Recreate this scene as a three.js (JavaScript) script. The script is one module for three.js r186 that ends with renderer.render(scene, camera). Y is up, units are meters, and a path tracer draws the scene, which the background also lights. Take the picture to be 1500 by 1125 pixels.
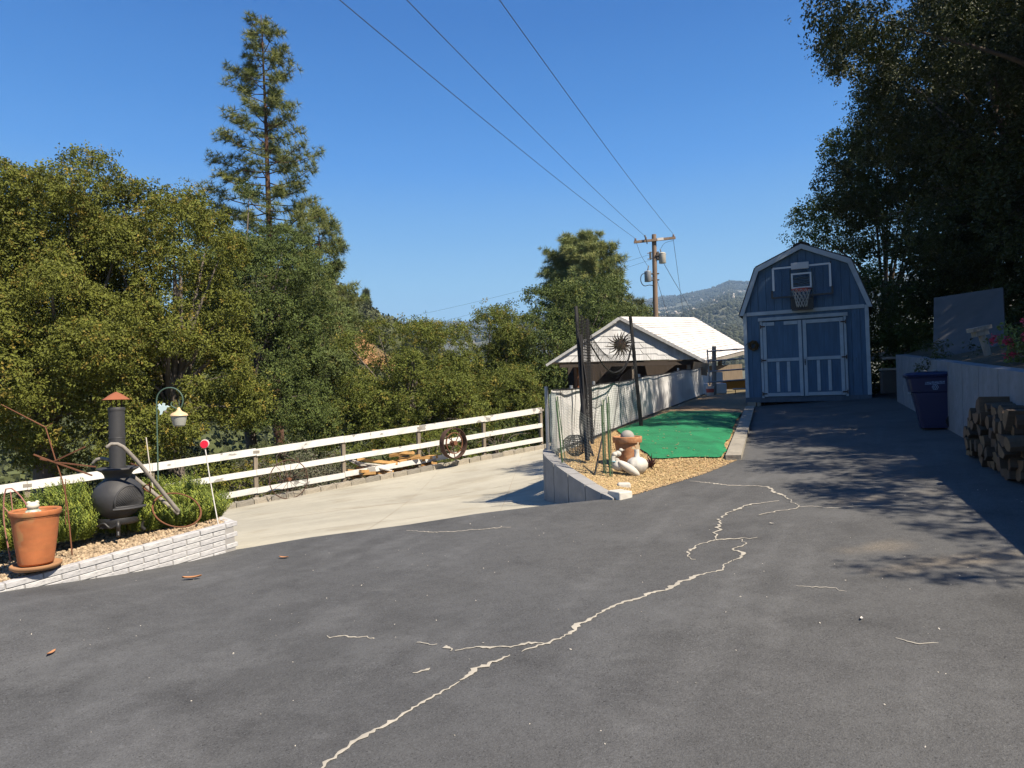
import * as THREE from 'three';
import { mergeGeometries } from 'three/addons/utils/BufferGeometryUtils.js';
import { RoundedBoxGeometry } from 'three/addons/geometries/RoundedBoxGeometry.js';

// ------------------------------------------------------------------ camera, sky, sun, exposure
const R = Math.PI / 180;
const scene = new THREE.Scene();
const camera = new THREE.PerspectiveCamera(58.72, 4 / 3, 0.1, 9000);
camera.position.set(0, 1.7, 0);
camera.rotation.set(1.03 * R, 0, -1.7 * R, 'YXZ');

const SUN_AZ = 25 * R, SUN_EL = 56 * R;        // from the right, a little towards the camera
const sunDir = new THREE.Vector3(Math.cos(SUN_EL) * Math.cos(SUN_AZ), Math.sin(SUN_EL), Math.cos(SUN_EL) * Math.sin(SUN_AZ));
const sun = new THREE.DirectionalLight(0xfff1dc, 5);
sun.position.copy(sunDir).multiplyScalar(60); sun.target.position.set(0, 0, -12);
sun.castShadow = true; sun.shadow.mapSize.set(4096, 4096);
Object.assign(sun.shadow.camera, { left: -40, right: 40, top: 40, bottom: -40, near: 1, far: 160 });
scene.add(sun, sun.target);

{ // clear summer sky, from pale at the horizon to deep blue
  const w = 64, h = 256, d = new Float32Array(w * h * 4);
  const stops = [[-90, .10, .10, .09], [-4, .2, .26, .30], [0, .46, .72, .91], [4, .40, .675, .905], [9.1, .30, .60, .89], [13, .19, .47, .86], [18.3, .085, .33, .82], [23, .05, .25, .70], [29, .028, .18, .575], [45, .016, .12, .43], [90, .01, .075, .32]];
  for (let j = 0; j < h; j++) {
    const el = (j + .5) / h * 180 - 90; let k = 0; while (k < stops.length - 2 && el > stops[k + 1][0]) k++;
    const a = stops[k], b = stops[k + 1], t = (el - a[0]) / (b[0] - a[0]);
    for (let i = 0; i < w; i++) { const o = (j * w + i) * 4; for (let c = 0; c < 3; c++) d[o + c] = (1 / 2.1) * (a[c + 1] + (b[c + 1] - a[c + 1]) * t); d[o + 3] = 1; }
  }
  const t = new THREE.DataTexture(d, w, h, THREE.RGBAFormat, THREE.FloatType);
  t.mapping = THREE.EquirectangularReflectionMapping; t.magFilter = t.minFilter = THREE.LinearFilter; t.needsUpdate = true;
  scene.background = t; scene.environment = t;
}
const renderer = new THREE.WebGLRenderer({ antialias: true });
renderer.toneMapping = THREE.LinearToneMapping;
renderer.toneMappingExposure = 2.1;
renderer.shadowMap.enabled = true;

// ------------------------------------------------------------------ helpers
function rng(seed) { let a = seed >>> 0; return () => { a = (a + 0x6D2B79F5) | 0; let t = Math.imul(a ^ (a >>> 15), 1 | a); t = (t + Math.imul(t ^ (t >>> 7), 61 | t)) ^ t; return ((t ^ (t >>> 14)) >>> 0) / 4294967296; }; }
const hash = (x, y, z = 0) => { let h = Math.imul(x | 0, 374761393) ^ Math.imul(y | 0, 668265263) ^ Math.imul(z | 0, 2147483647 ^ 0x5bd1e995); h = Math.imul(h ^ (h >>> 13), 1274126177); return ((h ^ (h >>> 16)) >>> 0) / 4294967296; };
const sm = t => t * t * (3 - 2 * t), clamp = (v, a = 0, b = 1) => Math.max(a, Math.min(b, v)), lerp = (a, b, t) => a + (b - a) * t;
const sstep = (a, b, v) => sm(clamp((v - a) / (b - a)));
function noise(x, y, per = 0) {
  const xi = Math.floor(x), yi = Math.floor(y), fx = sm(x - xi), fy = sm(y - yi);
  const w = v => per ? ((v % per) + per) % per : v;
  return lerp(lerp(hash(w(xi), w(yi)), hash(w(xi + 1), w(yi)), fx), lerp(hash(w(xi), w(yi + 1)), hash(w(xi + 1), w(yi + 1)), fx), fy);
}
function fbm(x, y, oct = 4, per = 0) { let s = 0, a = .5, n = 0; for (let i = 0; i < oct; i++) { s += a * noise(x, y, per); n += a; a *= .5; x = x * 2 + 0; y = y * 2 + 0; per *= 2; } return s / n; }
const V = (x, y, z) => new THREE.Vector3(x, y, z);
const toS = v => v <= .0031308 ? 12.92 * v : 1.055 * Math.pow(v, 1 / 2.4) - .055;

function tex(n, fn, srgb = true, rep = 1) {   // fn(u,v) -> [r,g,b] linear 0..1 (or one value)
  const d = new Uint8Array(n * n * 4);
  for (let j = 0; j < n; j++) for (let i = 0; i < n; i++) {
    let c = fn(i / n, j / n, i, j); if (typeof c === 'number') c = [c, c, c];
    const o = (j * n + i) * 4; for (let k = 0; k < 3; k++) d[o + k] = clamp(srgb ? toS(c[k]) : c[k]) * 255; d[o + 3] = 255;
  }
  const t = new THREE.DataTexture(d, n, n); if (srgb) t.colorSpace = THREE.SRGBColorSpace;
  t.wrapS = t.wrapT = THREE.RepeatWrapping; t.magFilter = THREE.LinearFilter; t.minFilter = THREE.LinearMipmapLinearFilter; t.generateMipmaps = true; t.repeat.set(rep, rep); t.needsUpdate = true; return t;
}
const L = (r, g, b) => new THREE.Color().setRGB(r, g, b);
function mat(r, g, b, o = {}) { return new THREE.MeshStandardMaterial({ color: L(r * .82, g * .82, b * .82), roughness: .8, metalness: 0, side: THREE.DoubleSide, ...o }); }

// weathering maps shared by many things, multiplied with their colour
const grainT = tex(256, (u, v) => { const n = fbm(u * 8, v * 8, 5, 8), m = fbm(u * 3 + 9, v * 3, 3, 3); return .70 + .36 * n * (.6 + .7 * m); }, true, 1);
const woodT = tex(256, (u, v) => { const n = fbm(u * 64, v * 4, 3, 64), m = noise(u * 4, v * 2, 2); return .55 + .5 * n * (.7 + .5 * m); }, true, 1);
const bumpT = tex(256, (u, v) => fbm(u * 16, v * 16, 5, 16), false, 1);
const paintT = tex(512, (u, v) => { const n = fbm(u * 6, v * 6, 6, 6), s = fbm(u * 40, v * 5, 3, 40); const chip = n > .66 ? .45 : 1; return clamp(.86 + .18 * s - .12 * n) * chip; }, true, 1);

const M = {
  white: mat(.80, .79, .75, { map: paintT, roughness: .6 }),
  brickWhite: mat(.60, .60, .61, { map: grainT, roughness: .85, bumpMap: bumpT, bumpScale: .004 }),
  mortar: mat(.42, .41, .40, { map: grainT, roughness: .95 }),
  postWood: mat(.30, .25, .19, { map: woodT, roughness: .9 }),
  greyWood: mat(.34, .31, .27, { map: woodT, roughness: .85 }),
  poleWood: mat(.29, .205, .145, { map: woodT, roughness: .9 }),
  lumber: mat(.62, .36, .13, { map: woodT, roughness: .85 }),
  terracotta: mat(.56, .20, .075, { map: tex(512, (u, v) => { const n = fbm(u * 5, v * 9, 5, 5), s = fbm(u * 3 + 4, v * 30, 3, 3), m = sstep(.52, .7, fbm(u * 7, v * 7 + 5, 4, 7)); const b = .42 + .85 * n; return [b * (1 - .16 * s), b * (.88 + .5 * m), b * (.8 + 1.0 * m)]; }), roughness: .85, bumpMap: bumpT, bumpScale: .003 }),
  terraOld: mat(.55, .27, .13, { map: tex(256, (u, v) => { const m = sstep(.5, .62, fbm(u * 9, v * 9, 5, 9)); return [.8 + .2 * m, .75 + .5 * m, .7 + .8 * m]; }), roughness: .9, bumpMap: bumpT, bumpScale: .006 }),
  iron: mat(.050, .051, .055, { map: grainT, roughness: .62, bumpMap: bumpT, bumpScale: .0015 }),
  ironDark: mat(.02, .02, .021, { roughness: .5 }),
  rust: mat(.21, .085, .04, { map: grainT, roughness: .9 }),
  rustDark: mat(.09, .045, .03, { map: grainT, roughness: .9 }),
  rustCap: mat(.36, .12, .055, { map: grainT, roughness: .9 }),
  greenMetal: mat(.07, .13, .10, { roughness: .6 }),
  tpost: mat(.07, .15, .06, { map: grainT, roughness: .7 }),
  galv: mat(.42, .44, .46, { map: grainT, roughness: .5, metalness: .4 }),
  black: mat(.012, .012, .013, { roughness: .8 }),
  blackPlastic: mat(.02, .02, .022, { roughness: .45 }),
  net: mat(.014, .014, .016, { roughness: .9 }),
  tarp: mat(.74, .75, .76, { roughness: .55, map: tex(256, (u, v) => .86 + .16 * fbm(u * 6, v * 6, 4, 6)) }),
  concreteWall: mat(.33, .33, .33, { map: grainT, roughness: .95, bumpMap: bumpT, bumpScale: .006 }),
  kerbStone: mat(.36, .33, .27, { map: grainT, roughness: .95, bumpMap: bumpT, bumpScale: .012 }),
  shedBlue: mat(.082, .168, .285, { map: woodT, roughness: .75, bumpMap: woodT, bumpScale: .002 }),
  shedTrim: mat(.45, .53, .60, { map: grainT, roughness: .65 }),
  shingleDark: mat(.06, .055, .055, { map: grainT, roughness: .95 }),
  roofWhite: mat(.74, .72, .71, { map: grainT, roughness: .8 }),
  siding: mat(.80, .81, .82, { map: woodT, roughness: .8 }),
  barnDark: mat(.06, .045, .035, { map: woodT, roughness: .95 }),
  barnWall: mat(.22, .17, .12, { map: woodT, roughness: .95 }),
  redWood: mat(.33, .12, .05, { map: woodT, roughness: .9 }),
  cartBlue: mat(.005, .012, .065, { roughness: .4 }),
  printBlue: mat(.28, .42, .62, { roughness: .6 }),
  panelGrey: mat(.11, .112, .118, { map: grainT, roughness: .8 }),
  wallGrey: mat(.27, .285, .31, { map: grainT, roughness: .9, bumpMap: bumpT, bumpScale: .006 }),
  bark: mat(.13, .10, .075, { map: woodT, roughness: 1, bumpMap: woodT, bumpScale: .02 }),
  pineBark: mat(.16, .085, .055, { map: woodT, roughness: 1 }),
  oakBark: mat(.20, .17, .14, { map: woodT, roughness: 1, bumpMap: woodT, bumpScale: .02 }),
  logBark: mat(.085, .06, .04, { map: woodT, roughness: 1, bumpMap: woodT, bumpScale: .01 }),
  logCut: mat(.26, .15, .075, { map: grainT, roughness: .95 }),
  stoneWhite: mat(.70, .67, .60, { map: grainT, roughness: .8, bumpMap: bumpT, bumpScale: .004 }),
  stoneGrey: mat(.42, .40, .36, { map: grainT, roughness: .95, bumpMap: bumpT, bumpScale: .008 }),
  cream: mat(.68, .50, .30, { map: grainT, roughness: .8 }),
  hide: mat(.34, .26, .17, { map: woodT, roughness: .9 }),
  turf: mat(.008, .235, .088, { map: tex(512, (u, v, i, j) => { const n = fbm(u * 10, v * 10, 4, 10), m = fbm(u * 3 + 5, v * 3, 3, 3), s = hash(i >> 1, j >> 1, 3); const spec = s > .992 ? 2 : 1; return (.42 + .42 * n + .42 * m + .4 * (hash(i >> 1, j >> 1) - .5)) * spec; }), roughness: .95, bumpMap: tex(256, (u, v, i, j) => hash(i, j, 7), false), bumpScale: .01 }),
};

function clean(g, uvScale) {   // non-indexed, position + normal + uv in metres by the dominant normal
  if (g.index) g = g.toNonIndexed();
  if (!g.attributes.normal) g.computeVertexNormals();
  const p = g.attributes.position, n = g.attributes.normal, uv = new Float32Array(p.count * 2), s = uvScale || 1;
  for (let i = 0; i < p.count; i += 3) {
    const ax = Math.abs(n.getX(i)), ay = Math.abs(n.getY(i)), az = Math.abs(n.getZ(i));
    for (let k = 0; k < 3; k++) { const q = i + k; let a, b; if (ay >= ax && ay >= az) { a = p.getX(q); b = p.getZ(q); } else if (ax >= az) { a = p.getZ(q); b = p.getY(q); } else { a = p.getX(q); b = p.getY(q); } uv[q * 2] = a * s; uv[q * 2 + 1] = b * s; }
  }
  const o = new THREE.BufferGeometry(); o.setAttribute('position', p); o.setAttribute('normal', n); o.setAttribute('uv', new THREE.BufferAttribute(uv, 2)); return o;
}
const used = {};
function numbered(n) { if (!(n in used)) { used[n] = 0; return n; } used[n]++; return n + '_' + String(used[n]).padStart(3, '0'); }
function mesh(name, geos, m, parent, uvs) {
  geos = Array.isArray(geos) ? geos : [geos];
  const g = geos.length === 1 ? clean(geos[0], uvs) : mergeGeometries(geos.map(q => clean(q, uvs)));
  const o = new THREE.Mesh(g, m); o.castShadow = o.receiveShadow = true;
  if (parent) { o.name = name; parent.add(o); } else { o.name = numbered(name); scene.add(o); }
  return o;
}
function thing(name, label, category, pos = [0, 0, 0], yaw = 0, group) {
  const o = new THREE.Group(); o.name = numbered(name); o.position.set(...pos); o.rotation.y = yaw; o.userData = { label, category }; if (group) o.userData.group = group; scene.add(o); return o;
}
function tag(o, label, category, group) { o.userData = { label, category }; if (group) o.userData.group = group; return o; }
function struct(o) { o.userData.kind = 'structure'; return o; }
function dup(src, pos, yaw, label) { const c = src.clone(); c.name = numbered(src.name.replace(/_\d{3}$/, '')); c.position.set(...pos); c.rotation.y = yaw; c.userData = { ...src.userData }; if (label) c.userData.label = label; scene.add(c); return c; }

const box = (w, h, d, x = 0, y = 0, z = 0, rx = 0, ry = 0, rz = 0) => { const g = new THREE.BoxGeometry(w, h, d); if (rz) g.rotateZ(rz); if (rx) g.rotateX(rx); if (ry) g.rotateY(ry); g.translate(x, y, z); return g; };
const rbox = (w, h, d, x = 0, y = 0, z = 0, r = .01, rx = 0, ry = 0, rz = 0) => { const g = new RoundedBoxGeometry(w, h, d, 1, Math.min(r, w / 2.1, h / 2.1, d / 2.1)); if (rz) g.rotateZ(rz); if (rx) g.rotateX(rx); if (ry) g.rotateY(ry); g.translate(x, y, z); return g; };
const lathe = (pts, seg = 32) => new THREE.LatheGeometry(pts.map(p => new THREE.Vector2(p[0], p[1])), seg);
function tube(pts, r0, r1 = r0, seg = 8, smooth = true, wob = 0) {   // tapered tube through points
  const P = pts.map(p => p.isVector3 ? p : V(...p));
  let path = P;
  if (smooth && P.length > 2) path = new THREE.CatmullRomCurve3(P).getSpacedPoints(P.length * 4);
  const n = path.length, pos = [], idx = []; let up = V(0, 1, 0);
  const t0 = path[1].clone().sub(path[0]).normalize(); if (Math.abs(t0.y) > .9) up = V(1, 0, 0);
  let N = V().crossVectors(t0, up).normalize();
  for (let i = 0; i < n; i++) {
    const T = path[Math.min(i + 1, n - 1)].clone().sub(path[Math.max(i - 1, 0)]).normalize();
    N.sub(T.clone().multiplyScalar(N.dot(T))).normalize(); const B = V().crossVectors(T, N);
    const r = lerp(r0, r1, i / (n - 1));
    for (let k = 0; k < seg; k++) { const a = k / seg * 2 * Math.PI, rr = r * (1 + wob * (hash(i, k) - .5)); pos.push(path[i].x + rr * (Math.cos(a) * N.x + Math.sin(a) * B.x), path[i].y + rr * (Math.cos(a) * N.y + Math.sin(a) * B.y), path[i].z + rr * (Math.cos(a) * N.z + Math.sin(a) * B.z)); }
    if (i) for (let k = 0; k < seg; k++) { const a = (i - 1) * seg + k, b = (i - 1) * seg + (k + 1) % seg, c = i * seg + k, d = i * seg + (k + 1) % seg; idx.push(a, b, c, b, d, c); }
  }
  for (const [e, q] of [[0, 0], [n - 1, (n - 1) * seg]]) { const c = pos.length / 3; pos.push(path[e].x, path[e].y, path[e].z); for (let k = 0; k < seg; k++) e ? idx.push(q + k, q + (k + 1) % seg, c) : idx.push(q + (k + 1) % seg, q + k, c); }
  const g = new THREE.BufferGeometry(); g.setAttribute('position', new THREE.Float32BufferAttribute(pos, 3)); g.setIndex(idx); g.computeVertexNormals(); return g;
}
function bar(a, b, w, h) {   // rectangular bar between two points, h measured upright
  const A = V(...a), B = V(...b), l = A.distanceTo(B), g = new THREE.BoxGeometry(w, h, l);
  const o = new THREE.Object3D(); o.position.copy(A).add(B).multiplyScalar(.5); o.up.set(0, 1, 0); o.lookAt(B); o.updateMatrix(); g.applyMatrix4(o.matrix); return g;
}
function sheet(nu, nv, f, m, name, uvs = 1, colF) {   // grid surface; f(u,v)->[x,y,z], uv = x,z metres
  const pos = [], uv = [], idx = [], col = [];
  for (let j = 0; j <= nv; j++) for (let i = 0; i <= nu; i++) { const p = f(i / nu, j / nv); pos.push(...p); uv.push(p[0] * uvs, p[2] * uvs); if (colF) col.push(...colF(...p)); }
  for (let j = 0; j < nv; j++) for (let i = 0; i < nu; i++) { const a = j * (nu + 1) + i, b = a + 1, c = a + nu + 1, d = c + 1; idx.push(a, b, c, b, d, c); }
  const g = new THREE.BufferGeometry(); g.setAttribute('position', new THREE.Float32BufferAttribute(pos, 3)); g.setAttribute('uv', new THREE.Float32BufferAttribute(uv, 2)); if (colF) g.setAttribute('color', new THREE.Float32BufferAttribute(col, 3)); g.setIndex(idx); g.computeVertexNormals();
  const nn = g.attributes.normal; if (nn.getY(0) < 0) { const ix = g.index.array; for (let i = 0; i < ix.length; i += 3) { const t = ix[i]; ix[i] = ix[i + 1]; ix[i + 1] = t; } g.computeVertexNormals(); }
  const o = new THREE.Mesh(g, m); o.receiveShadow = o.castShadow = true; o.name = name; return o;
}
const piece = (pts, x) => { let k = 0; while (k < pts.length - 2 && x > pts[k + 1][0]) k++; const a = pts[k], b = pts[k + 1], t = clamp((x - a[0]) / (b[0] - a[0])); return a.map((v, i) => lerp(v, b[i], t)); };
const along = (P, t) => { const s = clamp(t, 0, .99999) * (P.length - 1), k = Math.floor(s), f = s - k; return P[k].map((v, i) => lerp(v, P[k + 1][i], f)); };
function instanced(name, geo, m, list, parent, colors) {
  const o = new THREE.InstancedMesh(geo, m, list.length); list.forEach((x, i) => o.setMatrixAt(i, x)); if (colors) colors.forEach((c, i) => o.setColorAt(i, c));
  o.name = name; o.castShadow = o.receiveShadow = true; o.userData.kind = 'stuff'; parent.add(o); return o;
}

// ------------------------------------------------------------------ ground shapes
const asp = (x, z) => { const d = -z; return .08 * x + .04 * Math.max(d, -2) + .33 * Math.exp(-((x + 4.6) ** 2 / 2.25 + (d - 5) ** 2 / 3.24)); };
const edgeZ = [[-9, -2], [-5.2, -5.2], [-4.9, -5.75], [-4.0, -6.9], [-3.2, -7.7], [-2.43, -7.96], [-1.26, -8.1], [-.46, -8.28], [.37, -8.33], [1.16, -8.3], [1.48, -8.49], [2.05, -8.93], [2.58, -9.37], [3.01, -9.84], [3.34, -10.4], [4.18, -12.5], [6.26, -17.95], [6.6, -20], [13, -22]];
const fA = [-10.86, -1.24, -14.4], fB = [1.11, -.09, -23.6], fDir = [.793, -.609];
const fAt = t => [fA[0] + t * fDir[0], fA[1] + t * .0762, fA[2] + t * fDir[1]];      // along the board fence, metres
const wallX = z => 5.48 + (-z - 7.37) * .4;

{ // asphalt
  const fine = tex(1024, (u, v, i, j) => {
    const s = hash(i, j), s2 = hash(i >> 1, j >> 1, 5), n = fbm(u * 24, v * 24, 4, 24), c = fbm(u * 4, v * 4, 3, 4);
    const s3 = hash(i >> 2, j >> 2, 21), s4 = hash((i + (j >> 2)) >> 3, j >> 3, 33), s5 = hash(i >> 2, (j + 2) >> 2, 41);
    let b = .66 + .24 * (s - .5) + .24 * (s2 - .5) + .22 * (s3 - .5) + .08 * (s4 - .5) + .22 * n + .3 * (c - .5);
    if (s3 > .962) b += .75 * hash(i >> 2, j >> 2, 9); if (s5 > .97) b -= .25; if (s2 > .985) b += .6; return [b, b * .985, b * .97];
  });
  const m = new THREE.MeshStandardMaterial({ map: fine, vertexColors: true, roughness: .9, side: THREE.DoubleSide, bumpMap: tex(512, (u, v, i, j) => .5 * hash(i, j) + .5 * fbm(u * 40, v * 40, 3, 40), false), bumpScale: .004 });
  m.bumpMap.repeat.set(1.3, 1.3);
  const colA = (x, y, z) => {
    const n = fbm(x * .5 + 40, z * .5 + 40, 4), n2 = fbm(x * 2.6 + 10, z * 1.1 + 90, 4), st = fbm((x * .8 + z * .6) * 1.2 + 50, (x * .6 - z * .8) * 5 + 50, 3);
    const worn = sstep(-1.6, 2.2, x + .25 * (z + 6) + (n - .5) * 5);           // seal coat worn to grey on the right-hand side
    const sc = sstep(.60, .72, fbm((x * .5 - z * .86) * .55 + 12, (x * .86 + z * .5) * 7 + 70, 4)), oil = sstep(.66, .74, fbm(x * 1.7 + 150, z * 1.7 + 33, 4));
    let b = lerp(.083, .088, worn) * (.90 + .10 * n + .12 * n2 + .13 * st) * (1 + .16 * sc) * (1 - .16 * oil);
    const seam = Math.abs(x + 3.05 + .55 * (z + 4.2) + .12 * Math.sin(z * 5)); if (seam < .07) b *= lerp(.78, 1, seam / .07);
    let c = [b * .96, b * 1.005, b * 1.05]; c = [lerp(c[0], b * .98, worn), c[1], lerp(c[2], b * 1.01, worn)];
    // tan patch where dried silt lies
    const silt = Math.max(sstep(.9, .2, Math.hypot((x - 2.75) / .42, (z + 5.35) / .3) + (n2 - .5) * 1.4), sstep(1, .2, Math.hypot((x - 3.2) / .75, (z + 4.85) / .16) + (n2 - .5) * 1.5), .8 * sstep(1, .2, Math.hypot((x - 3.7) / .7, (z + 6.9) / .22) + (n2 - .5) * 1.6)) * .62;
    return [lerp(c[0], .24, silt), lerp(c[1], .205, silt), lerp(c[2], .155, silt)];
  };
  const o = sheet(230, 230, (u, v) => { const x = lerp(-9, 13, u), ze = piece(edgeZ, x)[1]; const z = lerp(4, ze, Math.pow(v, .9)); return [x, asp(x, z) + .008 * (fbm(x * .9 + 20, z * .9 + 20, 3) - .5), z]; }, m, 'driveway', .5, colA);
  scene.add(struct(o));
  // crack filler: ragged raised ribbons
  const fillM = mat(.50, .465, .39, { map: grainT, roughness: .95 });
  const r = rng(11);
  const crack = (pts, w, brk = 0) => {
    const P = new THREE.CatmullRomCurve3(pts.map(p => V(p[0], 0, p[1]))), len = P.getLength(), n = Math.max(6, Math.ceil(len / .022)), pos = [], idx = [];
    let off = 0, ww = w;
    for (let i = 0; i <= n; i++) {
      const q = P.getPointAt(i / n), t = P.getTangentAt(i / n); off = off * .86 + (r() - .5) * .034; ww = lerp(ww, w * (.12 + 1.9 * r() * r() + .5 * noise(i * .09 + pts[0][1] * 17, 8)), .5);
      const taper = Math.min(1, .3 + 3 * Math.min(i, n - i) / n), gap = brk && noise(i * .12 + pts[0][0] * 31, 3) < brk ? .0 : 1; const h = ww * .44 * taper * gap;
      for (const s of [-1, 0, 1]) { const ex = (s ? s * h * (.35 + 1.3 * r()) : 0) + off, x = q.x - t.z * ex, z = q.z + t.x * ex; pos.push(x, asp(x, z) + .0035 + (s ? 0 : .002 * gap) - (gap ? 0 : .02), z); }
      if (i) for (const k of [0, 1]) { const a = (i - 1) * 3 + k; idx.push(a, a + 1, a + 3, a + 1, a + 4, a + 3); }
    }
    const g = new THREE.BufferGeometry(); g.setAttribute('position', new THREE.Float32BufferAttribute(pos, 3)); g.setIndex(idx); g.computeVertexNormals(); return g;
  };
  const C = [
    [[[-.95, -2.9], [-.88, -3.11], [-.69, -3.4], [-.4, -3.74], [-.33, -3.8]], .032, .13], [[[-.33, -3.82], [-.24, -3.98], [-.05, -4.07]], .036, .13], [[[-.03, -4.08], [.25, -4.24], [.44, -4.47], [.87, -4.83], [1.27, -5.07], [1.55, -5.2], [1.7, -5.4]], .036, .13],
    [[[1.7, -5.4], [1.8, -5.6], [1.76, -5.7], [1.92, -5.8], [1.95, -5.98]], .026], [[[1.95, -5.98], [1.73, -6.03], [1.43, -5.79], [1.4, -5.68], [1.45, -5.54]], .02], [[[1.73, -6.03], [1.95, -5.97], [2.09, -5.94]], .016],
    [[[1.73, -6.03], [1.8, -6.25], [1.91, -6.52], [2.09, -6.88], [2.47, -7.19], [2.78, -7.26]], .032, .12], [[[2.26, -8.85], [2.6, -8.3], [2.92, -8.02], [2.92, -7.71], [2.9, -7.2], [2.85, -6.91]], .032], [[[2.85, -6.91], [2.62, -6.8], [2.38, -6.73]], .018], [[[2.85, -6.91], [3.1, -6.7], [3.46, -6.61], [4.1, -6.3]], .014, .25],
    [[[-1.46, -4.74], [-1.2, -4.66], [-1.01, -4.58], [-.53, -4.37]], .018, .35], [[[-.48, -4.33], [-.45, -4.27], [-.43, -4.24]], .05], [[[-.4, -4.26], [-.26, -4.25], [.04, -4.24], [.16, -4.22]], .022, .12], [[[-.62, -3.98], [-.53, -4.03]], .026], [[[-1.24, -7.79], [-.87, -7.52], [-.42, -7.44], [-.05, -7.39]], .02], [[[1.9, -4.7], [2.1, -4.6], [2.15, -4.5]], .008], [[[2.05, -3.75], [2.2, -3.62]], .008]];
  C.forEach(([p, w, b]) => mesh('crack_filler', crack(p, w, b), fillM, o));
  // pale chips and specks lying on the asphalt
  const list = [], chip = new THREE.IcosahedronGeometry(1, 0), r2 = rng(5);
  for (let i = 0; i < 240; i++) { const x = lerp(-4.5, 5, r2()), z = lerp(-9, -2.2, Math.pow(r2(), .7)); if (z < piece(edgeZ, x)[1] + .15) continue; const s = .002 + .0045 * r2() * r2(); list.push(new THREE.Matrix4().compose(V(x, asp(x, z) + s * .5, z), new THREE.Quaternion().setFromEuler(new THREE.Euler(r2() * 6, r2() * 6, 0)), V(s * 1.6, s * .5, s))); }
  instanced('loose_grit', chip, mat(.55, .51, .44), list, o);
}

// fallen leaves, each lying on the asphalt
{
  const lm = mat(.42, .20, .09, { roughness: .8 }), lw = mat(.66, .62, .55, { roughness: .8 });
  const leaf = (l, w) => { const s = new THREE.PlaneGeometry(l, w, 6, 2), p = s.attributes.position; for (let i = 0; i < p.count; i++) { const x = p.getX(i) / l * 2, y = p.getY(i) / w * 2; p.setXYZ(i, p.getX(i), y * w / 2 * Math.sqrt(Math.max(0, 1 - x * x)) , l * (.06 + .07 * x * x + .08 * y * y)); } s.rotateX(-Math.PI / 2); s.computeVertexNormals(); return s; };
  const spots = [[-3.05, -6.42, .17, lm, 'curled brown leaf lying on the asphalt near the brick planter'], [-3.15, -4.62, .09, lm, 'small brown leaf lying alone on the dark asphalt'], [-2.4, -7.05, .11, lm, 'dry brown leaf lying on the asphalt beside the concrete edge'], [2.02, -4.05, .045, lw, 'pale scrap lying on the worn grey asphalt'], [2.37, -6.35, .05, lw, 'small pale scrap lying near the asphalt cracks'], [-2.16, -3.1, .05, lw, 'pale chips dropped on the dark asphalt']];
  spots.forEach(([x, z, s, m, l], i) => { const o = mesh('fallen_leaf', leaf(s, s * .32), m); o.position.set(x, asp(x, z) + .004, z); o.rotation.y = i * 1.3 + .3; tag(o, l, 'leaf'); });
}

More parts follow.
